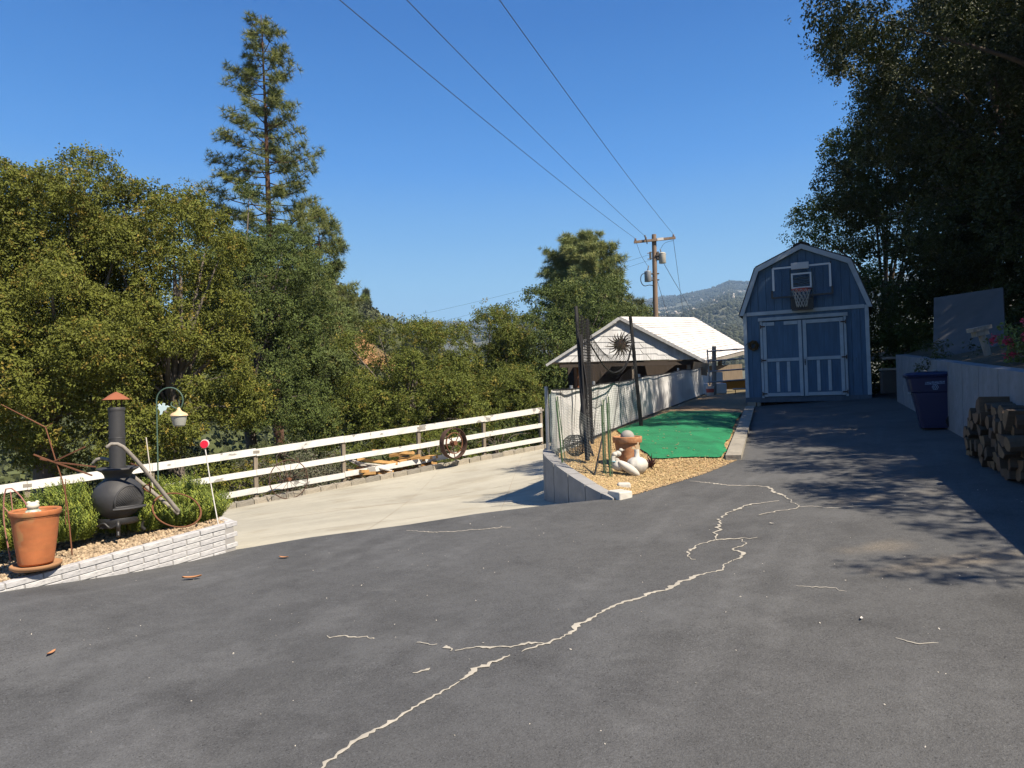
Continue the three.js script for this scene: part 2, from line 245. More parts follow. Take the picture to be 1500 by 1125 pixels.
{ // concrete drive falling away behind the asphalt
  const N = [[-9.5, -.75, -10.6], [-6, -.28, -9.3], [-3.4, .02, -7.5], [-2.43, .1, -7.7], [-1.26, .19, -7.85], [-.46, .26, -8.0], [.37, .33, -8.05], [1.05, .37, -8.05], [1.6, .38, -8.3]];
  const Fk = [-1.5, 1.5, 5.2, 8.2, 10.5, 12.5, 14.6, 17, 21];
  const m = mat(1, 1, 1, { roughness: .9, vertexColors: true, map: tex(1024, (u, v, i, j) => { const n = fbm(u * 30, v * 30, 4, 30), b = .80 + .14 * n + .10 * (hash(i, j) - .5) + .12 * (fbm(u * 4, v * 4, 4, 4) - .5); return [b, b * .99, b * .97]; }), bumpMap: bumpT, bumpScale: .004 });
  const f = (u, v) => { const s = u * 8, k = Math.min(7, Math.floor(s)), t = s - k, n = N[k].map((q, i) => lerp(q, N[k + 1][i], t)), F = fAt(lerp(Fk[k], Fk[k + 1], t)); const pw = lerp(1.15, 4.2, sstep(.25, .85, u)); return [lerp(n[0], F[0], v), lerp(n[1], F[1] - .02, 1 - Math.pow(1 - v, pw)), lerp(n[2], F[2], v)]; };
  const o = sheet(120, 90, f, m, 'concrete_drive', .33, (x, y, z) => { const n = fbm(x * .7 + 60, z * .7 + 60, 4), st = fbm((x * .79 - z * .6) * .5 + 30, (x * .6 + z * .79) * 3 + 30, 4), sil = sstep(.55, .75, fbm(x * 1.3 + 80, z * 1.3 + 20, 4)); let b = .90 * (.76 + .28 * n + .2 * st); return [b * .555 * (1 - .14 * sil), b * .53 * (1 - .16 * sil), b * .435 * (1 - .19 * sil)]; });
  scene.add(struct(o));
  // saw-cut joints, dark with dirt
  const jm = mat(.36, .31, .24, { roughness: 1 });
  const joint = (a, b, w) => { const n = 40, pos = [], idx = []; for (let i = 0; i <= n; i++) { const p = f(lerp(a[0], b[0], i / n), lerp(a[1], b[1], i / n)), q = f(lerp(a[0], b[0], i / n) + (b[1] === a[1] ? 0 : .0001), lerp(a[1], b[1], i / n) + .0001); const ww = w * (.4 + 1.1 * hash(i, 7)); const dx = Math.abs(b[0] - a[0]) > Math.abs(b[1] - a[1]) ? [0, ww] : [ww, 0]; pos.push(p[0] - dx[0], p[1] + .004, p[2] - dx[1], p[0] + dx[0], p[1] + .004, p[2] + dx[1]); if (i) { const c = i * 2 - 2; idx.push(c, c + 1, c + 2, c + 1, c + 3, c + 2); } } const g = new THREE.BufferGeometry(); g.setAttribute('position', new THREE.Float32BufferAttribute(pos, 3)); g.setIndex(idx); g.computeVertexNormals(); return g; };
  for (const [a, b, w] of [[[.3, .42], [.98, .46], .012], [[.44, .02], [.52, .97], .004], [[.66, .02], [.72, .97], .004], [[.3, .14], [.8, .2], .007]]) mesh('concrete_joint', joint(a, b, w), jm, o);
  globalThis.__conc = f;
}

// gravel terrace
const tL = [[1.16, .425, -8.3], [.98, .55, -8.75], [.8, .64, -9.4], [.66, .71, -10.2], [.72, .76, -10.9], [1.66, .88, -13], [3.09, 1.08, -16], [6.56, 1.5, -23.5], [8.4, 1.52, -28]];
const tR = [[1.16, .428, -8.27], [1.48, .475, -8.46], [2.05, .54, -8.9], [2.58, .6, -9.34], [3.25, .68, -10.1], [4.18, .85, -12.5], [6.1, 1.2, -17.5], [9, 1.5, -23], [12, 1.6, -28]];
for (let i = 0; i < 5; i++) tR[i][1] = asp(tR[i][0], tR[i][2]) - .004;
const terr = (u, t) => { const a = along(tL, t), b = along(tR, t); return [lerp(a[0], b[0], u), lerp(a[1], b[1], u) + .03 * Math.sin(Math.PI * u) * Math.min(1, t * 8), lerp(a[2], b[2], u)]; };
{
  const m = mat(1, 1, 1, { vertexColors: true, roughness: 1, map: tex(512, (u, v, i, j) => { const n = fbm(u * 40, v * 40, 3, 40), s = hash(i >> 1, j >> 1, 2); const b = .55 + .5 * n + .35 * (s - .5); return [b, b * .97, b * .9]; }), bumpMap: bumpT, bumpScale: .03 });
  m.bumpMap = bumpT;
  const o = sheet(40, 110, (u, v) => { const p = terr(u, v); p[1] += .02 * (fbm(p[0] * 4 + 9, p[2] * 4 + 9, 3) - .5); return p; }, m, 'terrace_gravel', .8, (x, y, z) => { const n = fbm(x * 1.2 + 30, z * 1.2 + 30, 4), far = sstep(-13, -16, z + (n - .5) * 4); const b = .8 + .4 * n; return [b * lerp(.52, .30, far), b * lerp(.36, .215, far), b * lerp(.19, .13, far)]; });
  scene.add(struct(o));
  const r = rng(77), list = [], cols = [], g = new THREE.BoxGeometry(1, .35, .5);
  for (let i = 0; i < 26000; i++) { const t = Math.pow(r(), 1.3) * .66, u = r(), p = terr(u, t); const s = .008 + .015 * r(); list.push(new THREE.Matrix4().compose(V(p[0], p[1] + .004 + .01 * r(), p[2]), new THREE.Quaternion().setFromEuler(new THREE.Euler((r() - .5) * .9, r() * 6.3, (r() - .5) * .9)), V(s * 1.5, s, s))); const b = .7 + .55 * r(); cols.push(L(.52 * b, (.36 + .05 * r()) * b, .20 * b)); }
  for (let i = 0; i < 1500; i++) { const p = terr(1, r() * .5), o2 = (r() - .35) * .09, x = p[0] + o2 * .6, z = p[2] + o2, s = .007 + .013 * r(), b = .7 + .55 * r(); list.push(new THREE.Matrix4().compose(V(x, asp(x, z) + .008, z), new THREE.Quaternion().setFromEuler(new THREE.Euler((r() - .5) * .6, r() * 6.3, (r() - .5) * .6)), V(s * 1.5, s, s))); cols.push(L(.52 * b, .37 * b, .20 * b)); }
  instanced('wood_chips', g, mat(1, 1, 1, { roughness: .95 }), list, o, cols);
}
function terrY(x, z) {   // height of the terrace at a point: search of its two parameters
  let bu = .5, bt = .3, best = 1e9, su = .5, st = .5; let cu = .5, ct = .5;
  for (let it = 0; it < 6; it++) { for (let i = -6; i <= 6; i++) for (let j = -6; j <= 6; j++) { const u = clamp(cu + su * i / 6), t = clamp(ct + st * j / 6), p = terr(u, t), q = (p[0] - x) ** 2 + (p[2] - z) ** 2; if (q < best) { best = q; bu = u; bt = t; } } cu = bu; ct = bt; su *= .3; st *= .3; }
  return terr(bu, bt)[1];
}
const turfO = sheet(36, 60, (u, v) => {
  const a = along([[2.03, -10.1], [2.0, -12], [2.1, -13.8], [3.0, -15.6], [4.0, -17.2]], v), b = along([[3.12, -10.25], [3.6, -11.6], [4.15, -13], [4.75, -14.6], [5.45, -16.3]], v), e = .07 * (fbm(u * 7 + 3, v * 9 + 3, 3) - .5);
  const x = lerp(a[0], b[0], u) + e, z = lerp(a[1], b[1], u) + e * 1.5 + .03 * Math.sin(u * 9); return [x, terrY(x, z) + .03 + .05 * fbm(x * 2.2 + 9, z * 2.2 + 40, 3) * Math.min(1, 12 * Math.min(u, 1 - u, v, 1 - v)), z];
}, M.turf, 'artificial_turf', .7);
{ const r = rng(63), l = []; const tp = turfO.geometry.attributes.position; for (let i = 0; i < 90; i++) { const k = Math.floor(r() * tp.count), s = .006 + .010 * r(); l.push(new THREE.Matrix4().compose(V(tp.getX(k) + (r() - .5) * .06, tp.getY(k) + .006, tp.getZ(k) + (r() - .5) * .08), new THREE.Quaternion().setFromEuler(new THREE.Euler(0, r() * 6, 0)), V(s * 1.8, s * .4, s))); } instanced('leaf_litter', new THREE.IcosahedronGeometry(1, 0), mat(.34, .25, .13), l, turfO); }
tag(turfO, 'bright green artificial turf mat laid on the wood chips', 'turf mat'); scene.add(turfO);

// pale concrete kerb between terrace and asphalt
{
  const o = thing('concrete_kerb', 'pale concrete kerb strip between the turf terrace and the asphalt', 'kerb');
  const a = [3.22, -10.05], b = [6.1, -17.55], n = 7;
  for (let i = 0; i < n; i++) { const p = t => { const x = lerp(a[0], b[0], t), z = lerp(a[1], b[1], t); return [x, asp(x, z) - .02, z]; }; mesh('kerb_block', bar(p((i + .008) / n), p((i + .992) / n), .22, .2), M.kerbStone, o); }
}

// big terrain sheet to the horizon
const ridgeE = [[-3, .09], [-1, .10], [-.3, .105], [-.15, .112], [-.02, .116], [.165, .127], [.2, .134], [.25, .139], [.29, .146], [.322, .157], [.345, .152], [.5, .145], [1, .12], [3, .1]];
const soilAt = (x, z) => { const n = fbm(x * .12 + 33, z * .12 + 44, 3) - .5; return Math.max(sstep(1.05, .8, Math.hypot((x + 40) / 13, (z + 163) / 9) + n), sstep(1.05, .8, Math.hypot((x + 31) / 6, (z + 158) / 10) + n)); };
function terrain(x, z) {
  const d = -z, r = Math.hypot(x, z);
  const s = (x - fA[0]) * -.609 + (z - fA[2]) * -.793, t = (x - fA[0]) * fDir[0] + (z - fA[2]) * fDir[1];
  const yard = Math.min(.08 * clamp(x, -14, 12) + .04 * clamp(d, -6, 28), 2) - .28;
  const fy = fA[1] + clamp(t, -14, 22) * .0762;
  let left = s > 0 ? fy - .10 - .30 * s : Math.min(yard, fy - .25 + .05 * -s) - .25;
  left = Math.max(left, -9 + .6 * fbm(x * .1 + 50, z * .1 + 50, 3));
  const side = sstep(.5, 5, x - (d > 20 ? (d - 24) * .15 : 0)), behind = sstep(34, 60, d);
  let right = lerp(yard, -7, behind);
  let h = lerp(left, right, side);
  if (r < 11) h = Math.min(h, yard - .2);
  // hill with the bare orange soil, and the ridges beyond
  h += 43 * Math.exp(-(((x + 62) / 46) ** 2 + ((z + 190) / 55) ** 2));
  const u = d > 1 ? x / d : (x > 0 ? 3 : -3), E = piece(ridgeE, clamp(u, -3, 3))[1];
  const far = Math.pow(clamp((r - 220) / 3700), 1.18);
  h += far * E * 3900 * (1 + .16 * (fbm(x * .0016 + 30, z * .0016 + 30, 4) - .5) * (1 - far)) + (r > 250 ? 60 * sstep(250, 1600, r) * (fbm(x * .004 + 9, z * .004 + 9, 4) - .5) : 0) + 14 * far * (fbm(x * .02, z * .02, 3) - .5);
  return h;
}
{
  const rings = [], secs = []; for (let i = 0; i <= 180; i++) rings.push(.8 * Math.pow(4400 / .8, i / 180));
  for (let a = -180; a < -80; a += 5) secs.push(a); for (let a = -80; a < 80; a += .4) secs.push(a); for (let a = 80; a <= 180; a += 5) secs.push(a);
  const m = mat(1, 1, 1, { vertexColors: true, roughness: 1, map: tex(256, (u, v, i, j) => .7 + .5 * (fbm(u * 20, v * 20, 4, 20) - .3)) });
  const o = sheet(secs.length - 1, rings.length - 1, (u, v) => { const a = secs[Math.round(u * (secs.length - 1))] * R, r = rings[Math.round(v * (rings.length - 1))], x = Math.sin(a) * r, z = -Math.cos(a) * r; return [x, terrain(x, z), z]; }, m, 'hillside_ground', .4, (x, y, z) => {
    const r = Math.hypot(x, z), n = fbm(x * .25 + 70, z * .25 + 70, 4), n2 = fbm(x * .02 + 20, z * .02 + 20, 4), k = .7 + .6 * n;
    let c = [.21 * k, .165 * k, .075 * k];
    if (r > 60) { const soil = soilAt(x, z); c = [lerp(.10 * k, .38, soil), lerp(.105 * k, .20, soil), lerp(.045 * k, .085, soil)]; }
    if (r > 350) { const w = sstep(.60, .68, fbm(x * .012 + 7, z * .012 + 90, 4)) * sstep(3600, 2000, r); const g = .075 + .08 * n2; c = [lerp(g * 1.05, .5, w * .7), lerp(g * 1.1, .43, w * .7), lerp(g * .75, .34, w * .7)]; }
    return c;
  });
  scene.add(struct(o));
}

// ------------------------------------------------------------------ trees
const leafMat = new THREE.MeshPhysicalMaterial({ color: 0xffffff, roughness: .75, side: THREE.DoubleSide, transmission: .22, thickness: 0, ior: 1.3 });
const leafMatDark = new THREE.MeshPhysicalMaterial({ color: 0xffffff, roughness: .6, side: THREE.DoubleSide, transmission: .3, thickness: 0, ior: 1.3 });
const needleMat = mat(1, 1, 1, { roughness: .7 });
function sprig(nLeaf, len, wid, spread, seed) {   // a twig tip: folded, pointed leaves round a point
  const r = rng(seed), pos = [], idx = [];
  for (let i = 0; i < nLeaf; i++) {
    const q = new THREE.Quaternion().setFromEuler(new THREE.Euler((r() - .5) * 1.9, r() * 6.283, (r() - .5) * 1.5)), c = V((r() - .5) * spread, (r() - .5) * spread * .8, (r() - .5) * spread), l = len * (.7 + .6 * r()), w = wid * (.7 + .6 * r()), b = pos.length / 3;
    for (const p of [[0, 0, 0], [l * .5, w * .35, w * .5], [l, -.1 * l, 0], [l * .5, w * .35, -w * .5]]) { const v = V(...p).applyQuaternion(q).add(c); pos.push(v.x, v.y, v.z); }
    idx.push(b, b + 1, b + 2, b, b + 2, b + 3);
  }
  const g = new THREE.BufferGeometry(); g.setAttribute('position', new THREE.Float32BufferAttribute(pos, 3)); g.setIndex(idx); const o = g.toNonIndexed(); o.computeVertexNormals(); return o;
}
const SPRIG = [sprig(9, .085, .05, .16, 1), sprig(9, .085, .05, .16, 2)], SPRIG_S = sprig(10, .06, .034, .13, 3), SPRIG_BIG = sprig(10, .14, .085, .3, 4), SPRIG_FAR = sprig(9, .34, .22, .7, 5);

// crowns: lists of ellipsoids [cx,cy,cz,rx,ry,rz] in world space; every one is filled with leaf clumps
function tree(name, label, category, base, crowns, o) {
  const T = thing(name, label, category, base, 0, o.group), r = rng(o.seed), inv = V(...base), mats = [], cols = [], limbs = [], lobesAll = [];
  const pal = o.pal;
  for (const [cx, cy, cz, rx, ry, rz] of crowns) {
    const vol = rx * ry * rz, n = Math.round(o.lobes * Math.pow((rx * ry + ry * rz + rx * rz) / 3, 1));
    for (let i = 0; i < n; i++) {
      const k = (i + .5) / n, y = 1 - 2 * k, a = i * 2.39996 + r() * .8; if (y < -.75) continue;
      const q = Math.sqrt(1 - y * y), rad = (.3 + .68 * Math.pow(r(), .45)) * (.86 + .3 * noise(Math.cos(a) * q * 2.2 + o.seed, y * 2.2 + 7));
      const dir = V(Math.cos(a) * q, y, Math.sin(a) * q), c = V(cx + dir.x * rx * rad, cy + dir.y * ry * rad, cz + dir.z * rz * rad);
      lobesAll.push({ c, dir, s: o.lobeR * (.45 + 1.0 * r()) * (1 - .15 * Math.max(0, y)), outer: rad, cc: V(cx, cy, cz) });
    }
  }
  for (const lb of lobesAll) {
    const n = Math.round(o.dens * lb.s * lb.s * (.7 + .6 * r()));
    const squash = .82 + .3 * r();
    for (let i = 0; i < n; i++) {
      let d = V(r() - .5, r() - .5, r() - .5).normalize(); if (d.dot(lb.dir) < -.2 && r() < .7) d.negate(); d.y = d.y * .8 + .18;
      const rr = lb.s * (.45 + .6 * Math.pow(r(), .45)) * (r() < .08 ? 1.25 : 1);
      const p = V(lb.c.x + d.x * rr, lb.c.y + d.y * rr * squash, lb.c.z + d.z * rr).sub(inv);
      const qt = new THREE.Quaternion().setFromUnitVectors(V(0, 1, 0), V(d.x + (r() - .5) * .9, d.y + .6 * r(), d.z + (r() - .5) * .9).normalize()).multiply(new THREE.Quaternion().setFromAxisAngle(V(0, 1, 0), r() * 6.28));
      const s = o.scale * (.55 + .95 * r() * r() + .2 * r()); mats.push(new THREE.Matrix4().compose(p, qt, V(s, s, s)));
      const fin = r() < (o.newLeaf ?? .1) ? pal[1] : pal[0], b = .85 + .3 * r();   // leaf to leaf variation
      cols.push(L(fin[0] * b, fin[1] * b, fin[2] * b));
    }
  }
  instanced('crown', o.sprig || SPRIG[0], o.mat || leafMat, mats, T, cols);
  // trunk and limbs
  if (o.trunkR) {
    const top = V(0, 0, 0), cc = crowns[0]; const fork = V((cc[0] - inv.x) * .35, Math.max(.8, (cc[1] - inv.y) * .45), (cc[2] - inv.z) * .35);
    mesh('trunk', tube([[0, -.6, 0], [fork.x * .2 + .1, fork.y * .4, fork.z * .2], fork], o.trunkR, o.trunkR * .7, 10, true, .25), o.bark || M.oakBark, T);
    const pick = lobesAll.filter((_, i) => i % Math.max(1, Math.floor(lobesAll.length / (o.limbs || 26))) === 0), lg = [];
    for (const lb of pick) { const e = lb.c.clone().sub(inv), m1 = fork.clone().lerp(e, .4).add(V((r() - .5) * .5, .35 + .3 * r(), (r() - .5) * .5)); lg.push(tube([fork, m1, e], o.trunkR * (o.limbR || 1) * (.28 + .25 * r()), .012, 6)); }
    mesh('limbs', lg, o.bark || M.oakBark, T);
  }
  return T;
}
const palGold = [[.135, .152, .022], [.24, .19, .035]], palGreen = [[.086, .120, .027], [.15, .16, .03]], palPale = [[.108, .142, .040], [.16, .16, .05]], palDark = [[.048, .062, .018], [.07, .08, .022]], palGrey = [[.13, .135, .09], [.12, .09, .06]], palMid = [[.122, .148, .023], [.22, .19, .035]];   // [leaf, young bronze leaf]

const gy = (x, z) => terrain(x, z) - .05;
const gG = 'oaks growing beyond the white board fence';
tree('oak_tree', 'tall golden green oak behind the terracotta pot end of the fence', 'tree', [-13.3, gy(-13.3, -19), -19], [[-12.9, 6.2, -20, 2.2, 2.7, 2.2], [-13.5, 7.1, -20, 1.8, 1.7, 1.8], [-13.3, 5.0, -19.6, 2.5, 2.5, 2.2], [-14.4, 4.4, -19.4, 2.9, 3.2, 2.5], [-12.2, 3.2, -18.6, 2.2, 2.6, 1.8], [-16, 4.6, -19, 2.4, 3.4, 2.4]], { seed: 101, lobes: 3.3, lobeR: .92, dens: 430, scale: 1.02, pal: palGold, newLeaf: .08, trunkR: .36, sprig: SPRIG[0] });
tree('oak_tree', 'golden green oak with rounded crown behind the black chiminea', 'tree', [-10.2, gy(-10.2, -20.5), -20.5], [[-10.6, 5.0, -21.2, 2.5, 3.2, 2.2], [-9.6, 2.3, -20.2, 2.4, 2.3, 1.8], [-11.8, 1.6, -19.6, 1.9, 2.2, 1.6]], { seed: 102, lobes: 3.3, lobeR: .88, dens: 450, scale: 1.02, pal: palGold, newLeaf: .08, trunkR: .3, sprig: SPRIG[1] });
tree('oak_tree', 'deep green oak standing in front of the tall pine', 'tree', [-10.4, gy(-10.4, -27.5), -27.5], [[-11.2, 6.4, -28, 2.6, 4.0, 2.4], [-9.6, 5, -27.4, 2.2, 3.6, 2], [-8.7, 1.8, -25.5, 1.9, 2.4, 1.6]], { seed: 103, lobes: 3.4, lobeR: 1.0, dens: 240, scale: 1.25, pal: palGreen, newLeaf: .08, trunkR: .3 });
tree('oak_tree', 'pale green oak lower down the slope, right of the pine', 'tree', [-8.6, gy(-8.6, -31), -31], [[-9.3, 4.0, -31.5, 1.8, 3.4, 1.8], [-7.6, 1.6, -29, 2.0, 2.6, 1.6]], { seed: 104, lobes: 3.6, lobeR: .92, dens: 240, scale: 1.25, pal: palPale, newLeaf: .06, trunkR: .22 });
tree('oak_tree', 'broad yellow green oak in front of the orange soil hill', 'tree', [-4.6, gy(-4.6, -29.5), -29.5], [[-4.6, 2.3, -29.6, 2.7, 2.9, 2.4], [-6.2, .6, -28.4, 2.0, 2.0, 1.7], [-3.2, 1.0, -28, 2.2, 2.2, 1.7]], { seed: 105, lobes: 3.8, lobeR: .9, dens: 270, scale: 1.15, pal: palMid, newLeaf: .1, trunkR: .28 });
tree('oak_tree', 'mid green oak between the yellow green oak and the barn', 'tree', [-1.4, gy(-1.4, -33.5), -33.5], [[-1.6, 3.0, -33.8, 2.7, 3.0, 2.3], [-1.2, 2.4, -34.6, 2.4, 2.4, 1.6], [.4, 3.2, -35, 1.8, 2.6, 1.5], [-.6, .8, -31.5, 2.2, 2.2, 1.8]], { seed: 106, lobes: 3.7, lobeR: .9, dens: 270, scale: 1.155, pal: palMid, newLeaf: .1, trunkR: .28 });
tree('oak_tree', 'deep green oak with dark limbs beside the barn', 'tree', [2.2, gy(2.2, -36), -36], [[2.4, 4.0, -36, 2.9, 3.4, 2.6], [1.0, 1.5, -33.5, 1.8, 2.5, 1.7], [4.6, 4.4, -37, 2.2, 2.8, 2]], { seed: 107, lobes: 3.5, lobeR: 1.05, dens: 160, scale: 1.55, pal: palGreen, newLeaf: .05, trunkR: .3, limbs: 40 });
tree('oak_tree', 'bright green oak rising behind the barn roof', 'tree', [7.2, gy(7.2, -46), -46], [[6.4, 6, -46, 2.6, 2.8, 2.4], [8.6, 4.8, -47, 1.8, 2.2, 1.6]], { seed: 108, lobes: 4.4, lobeR: 1, dens: 140, scale: 1.8, pal: palPale, newLeaf: .05, trunkR: .25 });
for (const [x, z, rx, ry, pal, l, sd] of [[-5.4, -18.3, 1.0, .9, palGrey, 'grey green bush behind the thin spoked wheel', 121], [-4.6, -20.2, 1.0, .85, palGrey, 'grey green bush left of the lumber pile', 122], [-6.8, -18.6, .95, 1.0, palGold, 'olive bush with bare brown twigs behind the fence', 123], [-1.6, -23.6, 1.5, 1.2, palMid, 'dense green bush behind the heavy iron wheel', 124], [.8, -26, 1.5, 1.2, palGreen, 'deep green bush behind the fence end by the tarp', 125], [-8.6, -18.2, 1.2, 1.3, palDark, 'dark bush in shade behind the green shepherd hook', 126], [-11.2, -16.8, 1.1, .8, palDark, 'dark low bush under the tall golden oak', 127], [-2.9, -24.6, 1.4, 1.7, palMid, 'yellow green bush behind the lumber pile', 128], [-12.6, -20, 2.3, 1.7, palDark, 'dark leaved thicket added for shade under the tall golden oak', 129], [-9.6, -21, 2.2, 1.7, palDark, 'dark leaved thicket added for shade behind the chiminea', 130], [-15.4, -18, 2.2, 1.8, palDark, 'dark leaved thicket added for shade left of the big oak trunk', 141], [-16.6, -16.2, 2.4, 2.3, palDark, 'dark leaved thicket added for shade at the far left end of the fence', 143], [-7, -22.5, 2, 1.5, palDark, 'dark leaved thicket added for shade between the golden and pale oaks', 142]])  // the thickets are dark leaved fillers added to supply shade below the oaks
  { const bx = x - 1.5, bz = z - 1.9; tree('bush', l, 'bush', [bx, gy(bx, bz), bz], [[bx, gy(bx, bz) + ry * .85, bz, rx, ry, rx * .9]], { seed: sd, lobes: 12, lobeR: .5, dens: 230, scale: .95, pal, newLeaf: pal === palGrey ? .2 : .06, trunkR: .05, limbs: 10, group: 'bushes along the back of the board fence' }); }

// right-hand oaks: backlit, throwing the shade on the shed, the drive and the turf
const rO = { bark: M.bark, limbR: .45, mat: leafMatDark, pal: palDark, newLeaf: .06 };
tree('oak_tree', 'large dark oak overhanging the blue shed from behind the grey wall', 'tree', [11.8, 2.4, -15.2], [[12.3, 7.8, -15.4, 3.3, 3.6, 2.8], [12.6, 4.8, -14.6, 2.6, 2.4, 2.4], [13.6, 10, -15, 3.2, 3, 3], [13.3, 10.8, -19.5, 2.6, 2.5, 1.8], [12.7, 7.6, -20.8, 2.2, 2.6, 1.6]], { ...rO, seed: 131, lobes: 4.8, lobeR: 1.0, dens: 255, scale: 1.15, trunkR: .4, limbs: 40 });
tree('oak_tree', 'dark oak whose boughs hang into the upper corner above the drive', 'tree', [12.4, 2.0, -10.4], [[9.1, 9.0, -11.8, 2.6, 2.0, 2.0], [11.6, 7.6, -11.2, 2.6, 2.4, 2.2], [11.4, 6.2, -8.4, 2.5, 2.4, 2.4], [13.0, 8.6, -7.4, 2.6, 2, 3], [12.9, 9.6, -9.8, 2.8, 1.8, 2.6]], { ...rO, seed: 132, lobes: 5, lobeR: .9, dens: 250, scale: 1.1, trunkR: .36, limbs: 40 });  // last two crowns are out of view, added to deepen shade by the wall
tree('oak_tree', 'oak with lower boughs coloured lighter as if sunlit directly behind the blue shed', 'tree', [11.6, 2.0, -21], [[12.6, 6.0, -23, 2.2, 3.0, 1.8], [13, 9, -22, 2.5, 2.8, 1.8], [10.2, 2.0, -18.6, 1.1, 1.0, .7], [12.4, 3.4, -19, 2.4, 2.2, 2.0], [10.6, 2.6, -18.8, 1.3, 1.4, 1.0], [11.4, 7.4, -25, 1.0, 1.2, 1.0]], { ...rO, pal: palGreen, seed: 133, lobes: 4.8, lobeR: .85, dens: 210, scale: 1.2, trunkR: .24 });  // leaf colour lighter than the neighbouring oaks, painting in the sunlit boughs
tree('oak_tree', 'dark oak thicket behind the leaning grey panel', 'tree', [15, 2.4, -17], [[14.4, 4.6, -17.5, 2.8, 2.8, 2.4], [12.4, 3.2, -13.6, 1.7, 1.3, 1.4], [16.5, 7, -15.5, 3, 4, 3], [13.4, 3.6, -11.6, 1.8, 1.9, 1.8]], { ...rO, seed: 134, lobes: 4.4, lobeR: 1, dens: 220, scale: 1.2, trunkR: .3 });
tree('oak_tree', 'oak beside the firewood whose boughs shade and dapple the asphalt', 'tree', [12.5, 1.6, -5], [[7.9, 6.0, -3.9, 1.7, .7, 1.1], [9.4, 6.3, -4.2, 1.7, 1.3, 1.3], [10.5, 6.3, -6.4, 1.8, 1.6, 1.6], [8.1, 6.2, -5.5, .7, .5, .7], [8.6, 6.3, -6.7, .7, .5, .7], [9.1, 6.4, -7.9, .7, .5, .7], [8.3, 6.6, -5.9, .9, .6, 1], [8.7, 6.7, -7.1, .9, .6, 1], [9.2, 6.8, -8.3, .9, .6, 1], [7.8, 6.5, -4.7, .8, .5, .9], [8.2, 6.4, -6.3, .8, .5, .8], [8.3, 6.2, -2.9, 1.4, .8, .9], [6.7, 5.9, -2.1, .7, .4, .5], [12.4, 7, -4, 2.4, 2, 2.4]], { ...rO, seed: 135, lobes: 6, lobeR: .5, dens: 210, scale: 1.1, trunkR: .3, limbs: 30 });  // small unseen crowns are added to break up the edge of the wall shadow

// pines
const TUFT = (() => { const r = rng(9), pos = []; for (let i = 0; i < 34; i++) { const d = V((r() - .5) * 1.7, r() * 1.2 - .25, (r() - .5) * 1.7).normalize(), l = .16 + .1 * r(), s = V(r() - .5, r() - .5, r() - .5).cross(d).normalize().multiplyScalar(.007), e = d.clone().multiplyScalar(l); pos.push(s.x, s.y, s.z, -s.x, -s.y, -s.z, e.x, e.y, e.z); } const g = new THREE.BufferGeometry(); g.setAttribute('position', new THREE.Float32BufferAttribute(pos, 3)); g.computeVertexNormals(); return g; })();
function pine(name, label, x, z, y0, h, o) {
  const T = thing(name, label, 'tree', [x, y0, z], 0, o.group), r = rng(o.seed), mats = [], cols = [], br = [];
  const lean = o.lean || [0, 0], ax = t => V(lean[0] * t + .12 * Math.sin(t * 5 + o.seed), h * t, lean[1] * t);
  mesh('trunk', tube([0, .2, .4, .6, .8, 1].map(ax), o.tr, o.tr * .06, 10), M.pineBark, T);
  for (let i = 0; i < o.n; i++) {
    const t = lerp(o.t0, .985, Math.pow((i + r()) / o.n, .92)), a = i * 2.4 + r() * 1.4, shape = Math.pow(1 - t, o.pow ?? .75) * (1 - .25 * sstep(.5, 0, (t - o.t0) / (1 - o.t0)) * r()), len = o.rad * (shape + .05) * (.62 + .62 * r());
    const b = ax(t), up = lerp(-.12, .55, t) + (r() - .5) * .25, d = V(Math.cos(a), 0, Math.sin(a)), m1 = b.clone().addScaledVector(d, len * .5).add(V(0, len * up * .35 - .06 * len, 0)), e = b.clone().addScaledVector(d, len).add(V(0, len * up * .8, 0));
    br.push(tube([b, m1, e], Math.max(.02, o.tr * .22 * (1 - t * .7)), .01, 5));
    const c = new THREE.CatmullRomCurve3([b, m1, e]), nt = Math.max(4, Math.round(len * o.tuft));
    for (let k = 0; k < nt; k++) {
      const s = Math.pow(r(), .6) * .7 + .32, q = c.getPoint(Math.min(1, s)), sp = .1 * len + .14; q.add(V((r() - .5) * 2 * sp, (r() - .35) * sp * 1.0, (r() - .5) * 2 * sp));
      const dd = d.clone().add(V((r() - .5) * 1.4, .5 + r() * .6, (r() - .5) * 1.4)).normalize(), sc = o.ts * (.7 + .6 * r());
      mats.push(new THREE.Matrix4().compose(q, new THREE.Quaternion().setFromUnitVectors(V(0, 1, 0), dd), V(sc, sc, sc))); const bb = .7 + .6 * r(), w = r(); cols.push(L(lerp(.05, .13, w) * bb * o.tone[0], lerp(.075, .14, w) * bb * o.tone[1], lerp(.02, .035, w) * bb * o.tone[2]));
    }
  }
  mesh('branches', br, M.pineBark, T); instanced('crown', TUFT, needleMat, mats, T, cols); return T;
}
pine('pine_tree', 'tall slender pine towering over the golden oaks', -12.1, -36, -6, 28.4, { seed: 3, tr: .34, t0: .36, n: 118, rad: 4.3, pow: .56, tuft: 15, ts: 1.4, tone: [2.0, 1.95, 1.8], lean: [-.8, 0] });
pine('pine_tree', 'shorter pine just right of the tall slender pine', -12.0, -41, -7, 20.5, { seed: 4, tr: .24, t0: .36, n: 110, rad: 4.2, pow: .6, tuft: 15, ts: 1.5, tone: [2.0, 1.95, 1.8], lean: [.6, 0] });
pine('grey_pine_tree', 'rounded open grey green pine standing behind the barn', 6.6, -60, -4, 19.3, { seed: 6, tr: .3, t0: .52, n: 150, rad: 5.0, pow: .36, tuft: 18, ts: 2.0, tone: [2.6, 2.5, 3.0] });
